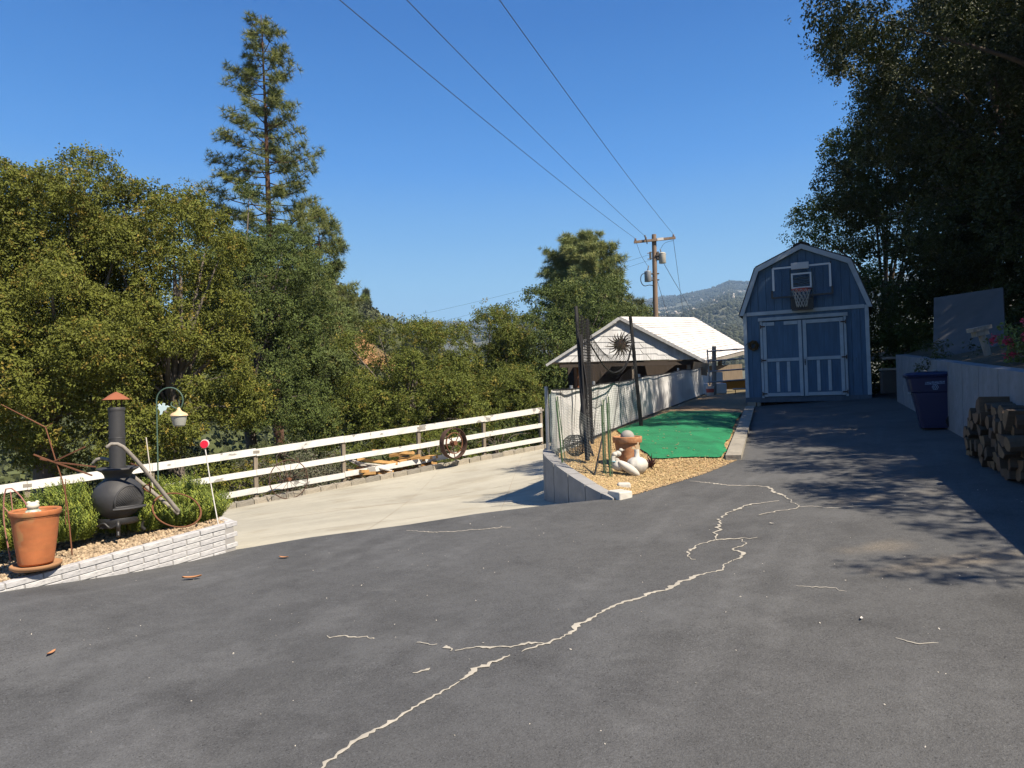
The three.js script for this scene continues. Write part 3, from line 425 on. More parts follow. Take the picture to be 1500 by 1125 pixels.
pine('grey_pine_tree', 'thin leaning young pine beside the utility pole', 8.9, -56, -2, 11.6, { seed: 7, tr: .14, t0: .55, n: 26, rad: 2.6, pow: .5, tuft: 14, ts: 2.1, tone: [1.4, 1.3, 1.6], lean: [1.4, 0] });
for (const [x, z, h, l, s] of [[-40, -190, 7, 'dark conifer on the crest of the orange soil hill', 21], [-51.5, -195, 7, 'small slim conifer near the hill crest by the pines', 22], [-20, -150, 16, 'pale pointed conifer beyond the yellow green oak', 23], [-23, -152, 11, 'smaller pale conifer beside the pointed one', 24]])
  pine('conifer_tree', l, x, z, terrain(x, z), h, { seed: s, tr: .25, t0: .1, n: 60, rad: h * .22, pow: .8, tuft: 9, ts: 5, tone: [1.1, 1.1, 1.2], group: 'conifers on the far hill' });

{ // brush and woods on the hills beyond: one mass
  const r = rng(55), mats = [], cols = [];
  const put = (x, z, s, c) => { mats.push(new THREE.Matrix4().compose(V(x, terrain(x, z) + s * .45, z), new THREE.Quaternion().setFromEuler(new THREE.Euler(r() * 6, r() * 6, r() * 6)), V(s, s * (.7 + .5 * r()), s))); const b = .7 + .6 * r(); cols.push(L(c[0] * b, c[1] * b, c[2] * b)); };
  for (let i = 0; i < 2600; i++) { const x = -62 + (r() - .5) * 170, z = -190 + (r() - .5) * 150; if (soilAt(x, z) > .2) continue; put(x, z, 1.6 + 2.4 * r() * r(), [.075, .085, .035]); }
  for (let i = 0; i < 1500; i++) { const a = lerp(-50, 40, r()) * R, d = lerp(48, 140, r()); const x = Math.sin(a) * d, z = -Math.cos(a) * d; if (x > 2 && d < 62) continue; put(x, z, 1.5 + 2 * r(), [.075, .09, .03]); }
  const blob = (() => { const gs = []; for (let k = 0; k < 230; k++) { const q = rng(k + 300), d = V(q() - .5, q() - .5, q() - .5).normalize().multiplyScalar(.72 + .4 * q()), g = new THREE.PlaneGeometry(.17, .2); g.rotateX(q() * 6); g.rotateY(q() * 6); g.translate(d.x, d.y, d.z); gs.push(g); } gs.push(new THREE.IcosahedronGeometry(.78, 1)); return mergeGeometries(gs.map(g => clean(g))); })();
  const holder = new THREE.Group(); const o = instanced('hill_brush', blob, mat(1, 1, 1, { roughness: 1 }), mats, scene, cols); o.userData = { kind: 'stuff', label: 'dense brush and oaks covering the hill beyond the valley', category: 'brush' };
  const m2 = [], c2 = [], m3 = [], c3 = [], ico = new THREE.IcosahedronGeometry(1, 0);
  for (let i = 0; i < 70000; i++) { const a = lerp(-14, 30, r()) * R, d = 420 + 3600 * Math.pow(r(), .8); const x = Math.sin(a) * d, z = -Math.cos(a) * d, s = 2 + 3.4 * r() * (.5 + d / 4000); if (fbm(x * .008 + 2, z * .008 + 3, 3) < .38) continue; m2.push(new THREE.Matrix4().compose(V(x, terrain(x, z) + s * .4, z), new THREE.Quaternion(), V(s, s * (.8 + .8 * r()), s))); const b = .6 + .7 * r(); c2.push(L(.045 * b, .052 * b, .03 * b)); }
  const w = instanced('mountain_woods', ico, mat(1, 1, 1, { roughness: 1 }), m2, scene, c2); w.userData = { kind: 'stuff', label: 'distant woods scattered over the hazy mountain', category: 'woods' };
  for (let i = 0; i < 800; i++) { const a = lerp(7, 24, r()) * R, d = 1000 + 2000 * r(); const x = Math.sin(a) * d, z = -Math.cos(a) * d; if (fbm(x * .006 + 31, z * .006 + 13, 3) < .47) continue; const s = 2 + 4.5 * r() * r(); m3.push(new THREE.Matrix4().compose(V(x, terrain(x, z) + s * .6, z), new THREE.Quaternion().setFromEuler(new THREE.Euler(r(), r() * 6, r())), V(s * (1 + r()), s, s))); const b = .8 + .4 * r(); c3.push(L(.48 * b, .43 * b, .37 * b)); }
  const bo = instanced('mountain_boulders', new THREE.IcosahedronGeometry(1, 0), mat(1, 1, 1, { roughness: 1 }), m3, scene, c3); bo.userData = { kind: 'stuff', label: 'pale rock outcrops dotted over the mountain side', category: 'rocks' };
}
scene.fog = new THREE.FogExp2(new THREE.Color(.40, .63, .95), .00015);

// ------------------------------------------------------------------ left: planter, fence
const pw0 = [-4.9, -5.6], pw1 = [-3.2, -7.7];             // the painted brick wall in plan
const pwTop = t => .14 + .25 * t;
{
  // gravel bed
  const f = (u, v) => { const t = lerp(-.9, 1, u), fx = lerp(pw0[0], pw1[0], t), fz = lerp(pw0[1], pw1[1], t), bx = lerp(-9, -4.9, u), bz = lerp(-7.6, -9.75, u); const y = lerp(pwTop(Math.max(t, -.4)) - .015, .36, sm(v)); return [lerp(fx - .06, bx, v), y + .03 * (fbm(fx * 3 + v * 9, fz * 3 + v * 7, 3) - .5) * Math.min(1, v * 8), lerp(fz - .06, bz, v)]; };
  const o = sheet(50, 40, f, mat(1, 1, 1, { vertexColors: true, roughness: 1, bumpMap: bumpT, bumpScale: .02 }), 'planter_gravel', 1, (x, y, z) => { const b = .75 + .5 * noise(x * 18 + 99, z * 18 + 99); return [.36 * b, .275 * b, .18 * b]; });
  scene.add(struct(o));
  const r = rng(31), list = [], cols = [], g = new THREE.IcosahedronGeometry(1, 0);
  for (let i = 0; i < 11000; i++) { const p = f(r(), Math.pow(r(), 1.5)); if (p[0] < -6.5) continue; const s = .008 + .012 * r(); list.push(new THREE.Matrix4().compose(V(p[0], p[1] + s * .3, p[2]), new THREE.Quaternion().setFromEuler(new THREE.Euler(r() * 6, r() * 6, 0)), V(s * 1.3, s * .7, s))); const b = .6 + .9 * r(); cols.push(L(.38 * b, .29 * b, .19 * b)); }
  instanced('pebbles', g, mat(1, 1, 1, { roughness: .9 }), list, o, cols);

  const w = thing('brick_planter_wall', 'low white painted brick wall edging the gravel planter', 'wall');
  const d = V(pw1[0] - pw0[0], 0, pw1[1] - pw0[1]), len = d.length(), yaw = Math.atan2(-d.z, d.x), slope = Math.atan2(.25, len);
  const q = rng(8), vars = [M.brickWhite, mat(.57, .57, .58, { map: grainT, roughness: .85, bumpMap: bumpT, bumpScale: .005 }), mat(.64, .64, .64, { map: grainT, roughness: .8, bumpMap: bumpT, bumpScale: .005 })];
  const place = (o, s, dy, off) => { const t = s / len; o.position.set(pw0[0] + d.x * t + Math.sin(yaw) * off, pwTop(t) + dy, pw0[1] + d.z * t + Math.cos(yaw) * off); o.rotation.set(0, yaw, slope, 'YXZ'); };
  const bL = .29, H = .058, gB = clean(new RoundedBoxGeometry(bL - .008, H - .006, .10, 1, .006), 3), gH = clean(new RoundedBoxGeometry(bL / 2 - .011, H - .009, .10, 1, .006), 3);
  for (let c = 0; c < 6; c++) for (let k = -6; k < 10; k++) {
    const s = (k + (c % 2) * .5 + .5) * bL, end = s + bL / 2 > len; if (s - bL / 2 > len - .02) continue;
    const t = s / len; const x = pw0[0] + d.x * t, z = pw0[1] + d.z * t; if (pwTop(t) - c * H < asp(x, z) - .02) continue;
    const b = new THREE.Mesh(end ? gH : gB, vars[Math.floor(q() * 3)]); b.name = 'brick'; b.castShadow = b.receiveShadow = true; place(b, end ? s - bL / 4 : s, -H / 2 - c * H, (q() - .5) * .007 - (c ? .003 : 0)); b.rotation.z += (q() - .5) * .012; w.add(b);
  }
  const core = mesh('mortar_core', box(len + 1.6, .42, .092, -.8, -.215, 0), M.mortar, w); place(core, len / 2, 0, -.006);
  // return running back from the corner
  const rd = [-1.7, -2.05], rl = Math.hypot(...rd), ry = Math.atan2(2.05, -1.7);
  for (let c = 0; c < 5; c++) for (let k = 0; k < 9; k++) { const s = (k + .5 + (c % 2) * .5) * bL; const b = new THREE.Mesh(gB, vars[Math.floor(q() * 3)]); b.name = 'brick'; b.position.set(pw1[0] - .03 + rd[0] * s / rl, .39 - H / 2 - c * H, pw1[1] - .03 + rd[1] * s / rl); b.rotation.y = ry; w.add(b); }
  mesh('mortar_core', bar([pw1[0] - .04, .22, pw1[1] - .05], [pw1[0] + rd[0], .22, pw1[1] + rd[1]], .08, .32), M.mortar, w);
}

{ // terracotta pot with saucer, and what stands in it
  const p = [-4.42, .27, -6.3], T = thing('terracotta_pot', 'tall weathered terracotta pot on a saucer in the gravel planter', 'plant pot', p, .4); T.scale.set(.80, .88, .80);
  const f = (prof) => { const g = lathe(prof, 48); return g; };
  mesh('body', f([[0, .03], [.165, .03], [.175, .05], [.21, .3], [.235, .52], [.245, .53], [.248, .575], [.232, .585], [.218, .57], [.212, .5], [.19, .3], [.16, .12], [0, .12]]), M.terracotta, T, .8);
  mesh('rim', f([[.238, .535], [.256, .54], [.258, .582], [.25, .592], [.226, .59], [.218, .575]]), M.terracotta, T, .8);
  mesh('saucer', f([[0, -.02], [.22, -.02], [.252, .0], [.256, .028], [.24, .034], [.228, .018], [0, .012]]), mat(.47, .25, .12, { map: grainT, roughness: .95 }), T);
  mesh('soil', new THREE.CircleGeometry(.208, 28).rotateX(-Math.PI / 2).translate(0, .47, 0), mat(.07, .05, .035, { map: grainT, roughness: 1 }), T);
  const F = thing('frog_figurine', 'pale green ceramic frog figurine sitting in the terracotta pot', 'figurine', [p[0] + .02, p[1] + .42, p[2] + .06], .7); F.scale.setScalar(.92);
  const fg = mat(.46, .52, .42, { map: grainT, roughness: .5 }), fw = mat(.66, .62, .50, { roughness: .5 }), sp = (rx, ry, rz, x, y, z) => { const g = new THREE.SphereGeometry(1, 16, 12); g.scale(rx, ry, rz); g.translate(x, y, z); return g; };
  mesh('body', [sp(.068, .075, .058, 0, .07, 0), sp(.03, .022, .05, -.06, .02, .03), sp(.03, .022, .05, .06, .02, .03), tube([[-.05, .1, .02], [-.065, .05, .06], [-.05, .01, .07]], .017, .012, 8), tube([[.05, .1, .02], [.065, .05, .06], [.05, .01, .07]], .017, .012, 8)], fg, F);
  mesh('head', [sp(.056, .04, .05, 0, .155, .012), sp(.02, .02, .02, -.034, .186, .015), sp(.02, .02, .02, .034, .186, .015)], fw, F);
  mesh('belly', sp(.045, .052, .03, 0, .065, .04), fw, F);
  // rusty wire sculptures
  const S = thing('rusty_dragonfly_stake', 'rusty metal dragonfly ornament on a tall rod behind the pot', 'garden ornament', [p[0] + .02, p[1], p[2] - .42]);
  mesh('rod', [tube([[.04, 0, 0], [-.02, .62, 0], [-.12, .98, .0], [-.2, 1.26, 0]], .007, .006, 6), tube([[-.02, .3, 0], [-.015, .75, 0]], .004, .004, 5)], M.rust, S);
  for (const [a, b] of [[[-.13, .92, 0], [.22, 1.06, .06]], [[-.13, .92, 0], [.3, .86, .02]], [[-.13, .92, 0], [.28, .78, .05]], [[-.13, .92, 0], [-.3, 1.0, .03]], [[-.13, .92, 0], [-.28, .95, -.03]]]) mesh('wing', bar(a, b, .012, .012), M.rust, S);
  mesh('tail', [tube([[-.2, 1.26, 0], [-.38, 1.36, 0], [-.62, 1.5, .02]], .007, .004, 6), tube([[-.2, 1.26, 0], [-.13, 1.3, 0]], .006, .004, 5)], M.rust, S);
  const O = thing('rusty_wire_frame', 'rusty bent wire frame standing left of the terracotta pot', 'garden ornament', [p[0] - .28, p[1], p[2] - .25]);
  mesh('wire', [tube([[-.14, 0, 0], [-.2, .45, 0], [-.16, .7, 0], [-.04, .62, 0], [.12, .3, 0], [.2, .02, 0]], .007, .006, 6), tube([[-.02, 0, 0], [-.08, .35, .02], [-.13, .66, 0]], .005, .005, 5), tube([[.1, 0, .02], [-.05, .35, .02], [-.2, .52, 0]], .005, .005, 5), tube([[-.1, .24, 0], [.18, .12, 0]], .005, .005, 5)], mat(.34, .15, .12, { roughness: .9 }), O);
}

{ // chiminea
  const T = thing('chiminea', 'black cast iron chiminea with tall pipe and rusty rain cap', 'chiminea', [-4.27, .37, -7.36], 0);
  mesh('bowl', lathe([[0, .15], [.09, .155], [.17, .19], [.225, .26], [.25, .35], [.245, .42], [.215, .49], [.165, .54], [.135, .565], [.125, .585], [.128, .61], [.15, .645], [.185, .665], [.2, .672], [.2, .688], [.18, .694], [.1, .69]], 48), M.iron, T, 2);
  mesh('pipe', [lathe([[.079, .68], [.078, 1.0], [.082, 1.005], [.082, 1.012], [.077, 1.016], [.077, 1.30], [.083, 1.305], [.083, 1.335], [.07, 1.34], [.066, 1.2], [.066, .68]], 36)], M.iron, T, 2);
  const cap = mesh('rain_cap', lathe([[.135, 1.42], [.128, 1.424], [.06, 1.475], [.012, 1.502], [0, 1.505]], 32), M.rustCap, T);
  for (let k = 0; k < 3; k++) mesh('cap_strut', box(.012, .12, .003, .055 * Math.cos(k * 2.1), 1.38, .055 * Math.sin(k * 2.1)), M.rustDark, cap);
  const m = new THREE.Group(); m.name = 'mouth'; m.rotation.y = 58 * R; T.add(m); m.position.y = 0;
  // the hood follows the bowl: arch-shaped frame with diagonal grate
  const P = (a, y) => { const rr = y < .35 ? lerp(.222, .258, clamp((y - .25) / .1)) : lerp(.258, .205, clamp((y - .35) / .18) ** 1.6); return V(Math.sin(a) * rr, y, Math.cos(a) * rr); };
  const arch = []; for (let i = 0; i <= 20; i++) { const q = Math.PI * i / 20; arch.push(P(.62 * Math.cos(q), .29 + .215 * Math.pow(Math.sin(q), .75))); }
  mesh('frame', [tube(arch, .011, .011, 8), tube([-.62, -.3, 0, .3, .62].map(a => P(a, .288)), .012, .012, 8)], M.iron, m);
  const gr = []; for (let k = -12; k <= 12; k++) for (const s of [-1, 1]) { const pts = []; for (let i = 0; i <= 24; i++) { const y = .29 + .215 * i / 24, a = k * .085 + s * (y - .39) * 3.2, lim = .62 * Math.sqrt(Math.max(0, 1 - ((y - .29) / .215) ** 2.4)); if (Math.abs(a) < lim) pts.push(P(a, y).multiply(V(1.012, 1, 1.012))); } if (pts.length > 2) gr.push(tube([pts[0], pts[Math.floor(pts.length / 2)], pts[pts.length - 1]], .0032, .0032, 4)); }
  mesh('grate', gr, M.iron, m);
  { const pos = [], idx = []; for (let j = 0; j <= 10; j++) { const y = .29 + .213 * j / 10, lim = .62 * Math.sqrt(Math.max(0, 1 - ((y - .29) / .2145) ** 2.4)); for (let i = 0; i <= 12; i++) { const p = P(lerp(-lim, lim, i / 12), y); pos.push(p.x * .985, p.y, p.z * .985); } } for (let j = 0; j < 10; j++) for (let i = 0; i < 12; i++) { const a = j * 13 + i; idx.push(a, a + 1, a + 13, a + 1, a + 14, a + 13); } const g = new THREE.BufferGeometry(); g.setAttribute('position', new THREE.Float32BufferAttribute(pos, 3)); g.setIndex(idx); g.computeVertexNormals(); g.scale(1.02, 1, 1.02); mesh('dark_mouth_plate', g, M.ironDark, m); }  // dark plate on the closed bowl stands in for the shaded hollow
  mesh('shelf', lathe([[.22, .262], [.29, .262], [.3, .272], [.3, .282], [.22, .285]], 12).rotateY(0), M.iron, m);
  m.children[m.children.length - 1].geometry = clean(new THREE.LatheGeometry([[.2, .262], [.285, .262], [.292, .27], [.285, .284], [.2, .284]].map(p => new THREE.Vector2(...p)), 16, -.66, 1.32));
  const b = mesh('stand', [lathe([[.2, .17], [.215, .17], [.215, .12], [.2, .1], [.19, .12], [.19, .17]], 32), box(.2, .055, .02, .02, .1, .2), tube([[-.1, .1, .21], [-.03, .13, .22], [.04, .08, .22], [.12, .12, .21]], .012, .012, 6)], M.ironDark, T);
  for (const a of [.5, 2.1, 3.7, 5.2]) mesh('leg', tube([[.19 * Math.sin(a), .14, .19 * Math.cos(a)], [.235 * Math.sin(a), .1, .235 * Math.cos(a)], [.215 * Math.sin(a), .04, .215 * Math.cos(a)], [.25 * Math.sin(a), -.01, .25 * Math.cos(a)]], .026, .018, 8), M.ironDark, T);
}
{ // old walking cultivator
  const T = thing('walking_cultivator', 'old garden plough with two grey wooden handles and a rusty hoop wheel', 'cultivator', [-3.85, .36, -7.6]);
  const q = (x, y, z) => [x + 3.85, y - .36, z + 7.6];
  mesh('handle', tube([q(-4.17, 1.30, -7.0), q(-4.12, 1.335, -7.02), q(-4.05, 1.315, -7.04), q(-3.97, 1.19, -7.12), q(-3.72, .54, -7.55)], .019, .023, 8), M.greyWood, T);
  mesh('handle', tube([q(-4.62, 1.10, -7.5), q(-4.56, 1.15, -7.5), q(-4.44, 1.13, -7.5), q(-4.3, 1.03, -7.52), q(-3.75, .5, -7.62)], .019, .023, 8), M.greyWood, T);
  const wh = new THREE.TorusGeometry(.25, .011, 8, 48); wh.scale(1, .72, 1); wh.rotateZ(-.45); wh.rotateX(-.4); wh.rotateY(.45); wh.translate(...q(-3.72, .56, -7.52)); mesh('wheel_hoop', wh, M.rust, T);
  for (const g of [tube([q(-4.08, .82, -7.5), q(-3.95, .78, -7.4), q(-3.9, .9, -7.3)], .008, .008, 6), tube([q(-4.1, .78, -7.5), q(-3.98, .86, -7.4), q(-3.86, .8, -7.35)], .007, .007, 6), bar(q(-4.13, 1.06, -7.5), q(-4.02, 1.12, -7.15), .014, .014)]) mesh('brace', g, M.rust, T);
}
mesh('garden_rod', tube([[-4.04, .34, -7.75], [-4.1, .9, -7.72], [-4.14, 1.36, -7.7]], .006, .006, 6), mat(.66, .6, .52), null).userData = { label: 'thin pale stake standing just behind the chiminea pipe', category: 'stake' };
{ // shepherd hook, bird, feeder, reflector
  const T = thing('shepherd_hook', 'tall green metal shepherd hook in the planter holding a feeder', 'garden hook', [-4.17, .34, -8.0]);
  const arc = [[0, 0, 0], [0, .7, 0], [.0, 1.36, 0]]; for (let i = 0; i <= 12; i++) { const a = Math.PI - i / 12 * 3.9; arc.push([.155 + .155 * Math.cos(a), 1.43 + .15 * Math.sin(a), 0]); } arc.push([.18, 1.36, 0], [.165, 1.385, 0], [.185, 1.41, 0]);
  mesh('rod', tube(arc, .0085, .0075, 8), M.greenMetal, T); mesh('foot', bar([-.08, .1, 0], [.08, .1, 0], .01, .01), M.greenMetal, T);
  const B = thing('hummingbird_ornament', 'small pale blue metal hummingbird fixed beside the green hook', 'ornament', [-4.15, 1.66, -7.99]);
  const bs = new THREE.Shape(); [[0, .06], [.02, .075], [.045, .045], [.06, .08], [.085, .075], [.08, .045], [.11, .05], [.14, .035], [.108, .03], [.095, 0], [.06, -.012], [.045, -.05], [.02, -.055], [.03, -.02], [.01, .015], [.0, .02], [.012, .04]].forEach((p, i) => i ? bs.lineTo(p[0], p[1]) : bs.moveTo(p[0], p[1]));
  mesh('body', new THREE.ExtrudeGeometry(bs, { depth: .006, bevelEnabled: true, bevelSize: .002, bevelThickness: .002, bevelSegments: 1 }), mat(.62, .78, .80, { roughness: .4 }), B);
  const F = thing('hanging_feeder', 'cream topped clear hanging feeder under the green hook', 'bird feeder', [-3.91, 1.46, -8.0]);
  mesh('lid', lathe([[.095, .125], [.1, .13], [.085, .155], [.035, .18], [.02, .2], [.022, .215], [.008, .225], [0, .227]], 24), mat(.70, .52, .30, { roughness: .5 }), F);
  mesh('jar', lathe([[0, 0], [.055, .004], [.066, .02], [.085, .12], [.094, .128]], 24), mat(.52, .53, .48, { roughness: .35, map: grainT }), F);
  mesh('hanger', [tube([[0, .22, 0], [.006, .27, 0], [0, .315, 0]], .003, .003, 5)], M.greenMetal, F);
  const S = thing('reflector_stake', 'white stake with round red reflector at the brick planter corner', 'reflector', [-3.33, .36, -7.66]);
  mesh('stake', tube([[0, 0, 0], [-.08, .5, 0], [-.13, .87, 0]], .0065, .0065, 6), mat(.72, .70, .66), S);
  const rf = new THREE.CylinderGeometry(.044, .044, .012, 24).rotateX(Math.PI / 2 - .1); rf.translate(-.134, .905, .008); mesh('reflector', rf, mat(.75, .02, .05, { roughness: .3 }), S);
  const rb = new THREE.CylinderGeometry(.049, .049, .01, 24).rotateX(Math.PI / 2 - .1); rb.translate(-.132, .911, -.002); mesh('backing', rb, mat(.7, .68, .65), S);
}
{ // rosemary-like shrubs in the planter
  const blade = (() => { const r = rng(12), pos = []; for (let i = 0; i < 26; i++) { const y = .02 + .2 * i / 26, a = i * 2.4, l = .03 * (1.1 - .5 * i / 26), d = V(Math.cos(a), .9, Math.sin(a)).normalize(), s = V(-Math.sin(a), 0, Math.cos(a)).multiplyScalar(.0034), e = d.clone().multiplyScalar(l); pos.push(s.x, y + s.y, s.z, -s.x, y, -s.z, e.x, y + e.y, e.z); } pos.push(-.0025, 0, 0, .0025, 0, 0, 0, .22, 0); const g = new THREE.BufferGeometry(); g.setAttribute('position', new THREE.Float32BufferAttribute(pos, 3)); g.computeVertexNormals(); return g; })();
  const shrub = (label, x, z, rx, ry, n, seed) => {
    const T = thing('rosemary_shrub', label, 'shrub', [x, .34, z], 0, 'green shrubs in the gravel planter'), r = rng(seed), m = [], c = [];
    for (let i = 0; i < n; i++) { const a = r() * 6.283, q = Math.sqrt(r()), h = ry * Math.sqrt(1 - q * q * .85) * (.35 + .65 * r()) * (.7 + .6 * noise(Math.cos(a) * q * 3 + 5 + seed, Math.sin(a) * q * 3 + 5)), p = V(Math.cos(a) * q * rx, Math.max(0, h - .12), Math.sin(a) * q * rx * .8), d = V(Math.cos(a) * q * .7 + (r() - .5) * .5, 1.0, Math.sin(a) * q * .7 + (r() - .5) * .5).normalize(), s = .7 + .6 * r(); m.push(new THREE.Matrix4().compose(p, new THREE.Quaternion().setFromUnitVectors(V(0, 1, 0), d), V(s * 1.3, s, s * 1.3))); const b = .7 + .6 * r(), w = r(); c.push(L(lerp(.09, .32, w) * b, lerp(.15, .36, w) * b, lerp(.02, .045, w) * b)); }
    instanced('foliage', blade, mat(1, 1, 1, { roughness: .7 }), m, T, c);
    mesh('stems', [0, 1, 2, 3, 4, 5, 6].map(k => tube([[0, -.02, 0], [Math.cos(k) * rx * .3, ry * .4, Math.sin(k) * rx * .3], [Math.cos(k) * rx * .6, ry * .7, Math.sin(k) * rx * .5]], .012, .004, 5)), M.bark, T);
  };
  shrub('bright green needle leaved shrub between the pot and the chiminea', -4.80, -7.2, .31, .5, 3000, 1);
  shrub('bright green needle leaved shrub behind the cultivator wheel', -3.98, -8.05, .46, .42, 3400, 2);
  shrub('bright green shrub left of the terracotta pot', -5.15, -6.85, .34, .38, 2200, 3);
  shrub('bright green shrub right behind the chiminea bowl', -4.35, -7.75, .4, .45, 2400, 4);
}

// board fence
{
  const T = thing('board_fence', 'long white three rail board fence along the concrete drive', 'fence');
  const off = .3, at = (t, h) => { const p = fAt(t); return [p[0] - .609 * off, p[1] + h, p[2] - .793 * off]; };
  const bays = [-4.4, -1.9, .5, 2.95, 5.4, 7.85, 10.3, 12.75, 15.2], r = rng(4);
  for (let i = 0; i < bays.length; i++) { const p = at(bays[i], 0); mesh('post', box(.1, 1.75, .1, p[0] - .609 * .075, p[1] + .36, p[2] - .793 * .075, 0, 37.5 * R), M.postWood, T); }
  for (let i = 0; i + 1 < bays.length; i++) for (const [h, hh] of [[1.26, .185], [.73, .15], [.26, .15]]) { const e = () => (r() - .5) * .03; mesh('rail', bar(at(bays[i] + .004, h + e()), at(bays[i + 1] - .004, h + e()), .035, hh), M.white, T, .6); }
  for (let i = 0; i < bays.length; i++) { const p = at(bays[i], 1.27); if (i % 2 === 0) mesh('bracket', box(.16, .07, .006, p[0] + .609 * .022, p[1], p[2] + .793 * .022, 0, 37.5 * R), M.greyWood, T); }
  // kerb blocks at the drive's far edge
  const K = thing('drive_edging', 'row of rough grey concrete blocks edging the drive below the fence', 'edging');
  const q = rng(14), g = [0, 1, 2].map(k => { const b = new THREE.BoxGeometry(1, 1, 1, 4, 2, 2), p = b.attributes.position; for (let i = 0; i < p.count; i++) p.setXYZ(i, p.getX(i) + .03 * (hash(Math.round(p.getX(i) * 9), Math.round(p.getY(i) * 9), k + Math.round(p.getZ(i) * 9)) - .5), p.getY(i) + .2 * (hash(Math.round(p.getX(i) * 9) + 7, Math.round(p.getY(i) * 9), k + 3 + Math.round(p.getZ(i) * 9)) - .5), p.getZ(i) + .1 * (hash(Math.round(p.getX(i) * 9) + 3, Math.round(p.getY(i) * 9), k + 9 + Math.round(p.getZ(i) * 9)) - .5)); b.computeVertexNormals(); return clean(b); });
  const kv = [M.kerbStone, mat(.42, .38, .31, { map: grainT, roughness: .95, bumpMap: bumpT, bumpScale: .012 }), mat(.30, .28, .24, { map: grainT, roughness: .95, bumpMap: bumpT, bumpScale: .012 })];
  for (let t = 1; t < 16; t += .44) { const p = fAt(t), b = new THREE.Mesh(g[Math.floor(q() * 3)], kv[Math.floor(q() * 3)]); b.name = 'edging_block'; b.castShadow = b.receiveShadow = true; b.scale.set(.425, .15 + .02 * q(), .17); b.position.set(p[0] + .06, p[1] + .045, p[2] + .08); b.rotation.set(0, 37.5 * R + (q() - .5) * .05, .076); K.add(b); }
  // dry grass between edging and fence
  const blade = new THREE.BufferGeometry(); { const ps = []; for (let i = 0; i < 14; i++) { const a = i * 2.4, x = .05 * Math.cos(a * 1.7), z = .05 * Math.sin(a * 2.3), l = .09 + .07 * hash(i, 3); ps.push(x - .004, 0, z, x + .004, 0, z, x + .05 * Math.cos(a), l, z + .05 * Math.sin(a)); } blade.setAttribute('position', new THREE.Float32BufferAttribute(ps, 3)); blade.computeVertexNormals(); }
  const m = [], c = [], rr = rng(70); for (let i = 0; i < 5200; i++) { const t = lerp(-2, 15.5, rr()), s = .1 + 2.6 * rr() * rr(), p = fAt(t), x = p[0] - .609 * s, z = p[2] - .793 * s; m.push(new THREE.Matrix4().compose(V(x, terrain(x, z) - .01, z), new THREE.Quaternion().setFromAxisAngle(V(0, 1, 0), rr() * 6), V(1, .6 + .8 * rr(), 1))); const b = .6 + .7 * rr(), w = rr(); c.push(L(lerp(.38, .16, w * w) * b, lerp(.28, .19, w * w) * b, .08 * b)); }
  const gr = instanced('dry_grass', blade, mat(1, 1, 1, { roughness: 1 }), m, scene, c); gr.userData = { kind: 'stuff', label: 'short dry yellow grass under the white board fence', category: 'grass' };
}
{ // two wheels at the fence
  const A = thing('spoked_wheel', 'large thin rusty wheel with wire spokes leaning on the white fence', 'wheel', [-5.86, -.28, -17.75], 37.5 * R); A.rotation.x = -.08;
  mesh('rim', new THREE.TorusGeometry(.5, .013, 6, 64), M.rustDark, A);
  mesh('hub', [new THREE.CylinderGeometry(.045, .045, .16, 16).rotateX(Math.PI / 2)], M.rust, A);
  for (let k = 0; k < 14; k++) { const a = k * Math.PI / 7 + .1; mesh('spoke', tube([[.04 * Math.cos(a), .04 * Math.sin(a), k % 2 ? .06 : -.06], [.5 * Math.cos(a), .5 * Math.sin(a), 0]], .0055, .0055, 5, false), M.rustDark, A); }
  const B = thing('iron_wheel', 'heavy rusty iron wheel with a wide rim standing against the white fence', 'wheel', [-1.83, .33, -20.75], 37.5 * R + .12); B.rotation.x = -.06;
  mesh('rim', lathe([[.455, -.1], [.465, -.1], [.47, 0], [.465, .1], [.445, .1], [.44, .0], [.445, -.1]], 56).rotateX(Math.PI / 2), M.rustDark, B);
  mesh('inner_ring', lathe([[.3, .02], [.325, .02], [.325, .06], [.3, .06], [.3, .02]], 48).rotateX(Math.PI / 2), M.rust, B);
  mesh('hub', new THREE.CylinderGeometry(.07, .07, .22, 20).rotateX(Math.PI / 2), M.rust, B);
  for (let k = 0; k < 8; k++) { const a = k * Math.PI / 4 + .2; mesh('spoke', tube([[.06 * Math.cos(a), .06 * Math.sin(a), k % 2 ? .08 : -.06], [.445 * Math.cos(a), .445 * Math.sin(a), k % 2 ? .05 : -.05]], .015, .015, 6, false), M.rustDark, B); }
  // lumber scraps behind the fence
  const r = rng(91), cw = mat(.74, .70, .64, { map: woodT, roughness: .8 });
  for (let i = 0; i < 36; i++) { const x = -4.6 + 2.0 * r(), z = -20.35 - .77 * (x + 4.0) + (r() - .5) * .5, white = i < 6, h = -.62 + .08 * (x + 4) + .78 * r() * (1 - Math.abs(x + 3.6) / 1.6); const l = .5 + .8 * r(), o = mesh('lumber_offcut', rbox(l, white ? .035 : .085, .1, 0, 0, 0, .004), white ? cw : M.lumber, null, 2); o.position.set(white ? -4.55 + .4 * r() : x, white ? -.28 + .14 * r() : h, white ? -20.1 : z); o.rotation.set((r() - .5) * .5, r() * 1.2 - .2, white ? -.55 + .3 * r() : (r() - .5) * .5); tag(o, white ? 'white painted board end in the lumber pile behind the fence' : 'orange brown timber offcut in the pile behind the fence', 'lumber', white ? 'white boards in the lumber pile' : 'timber offcuts piled behind the fence'); }
}

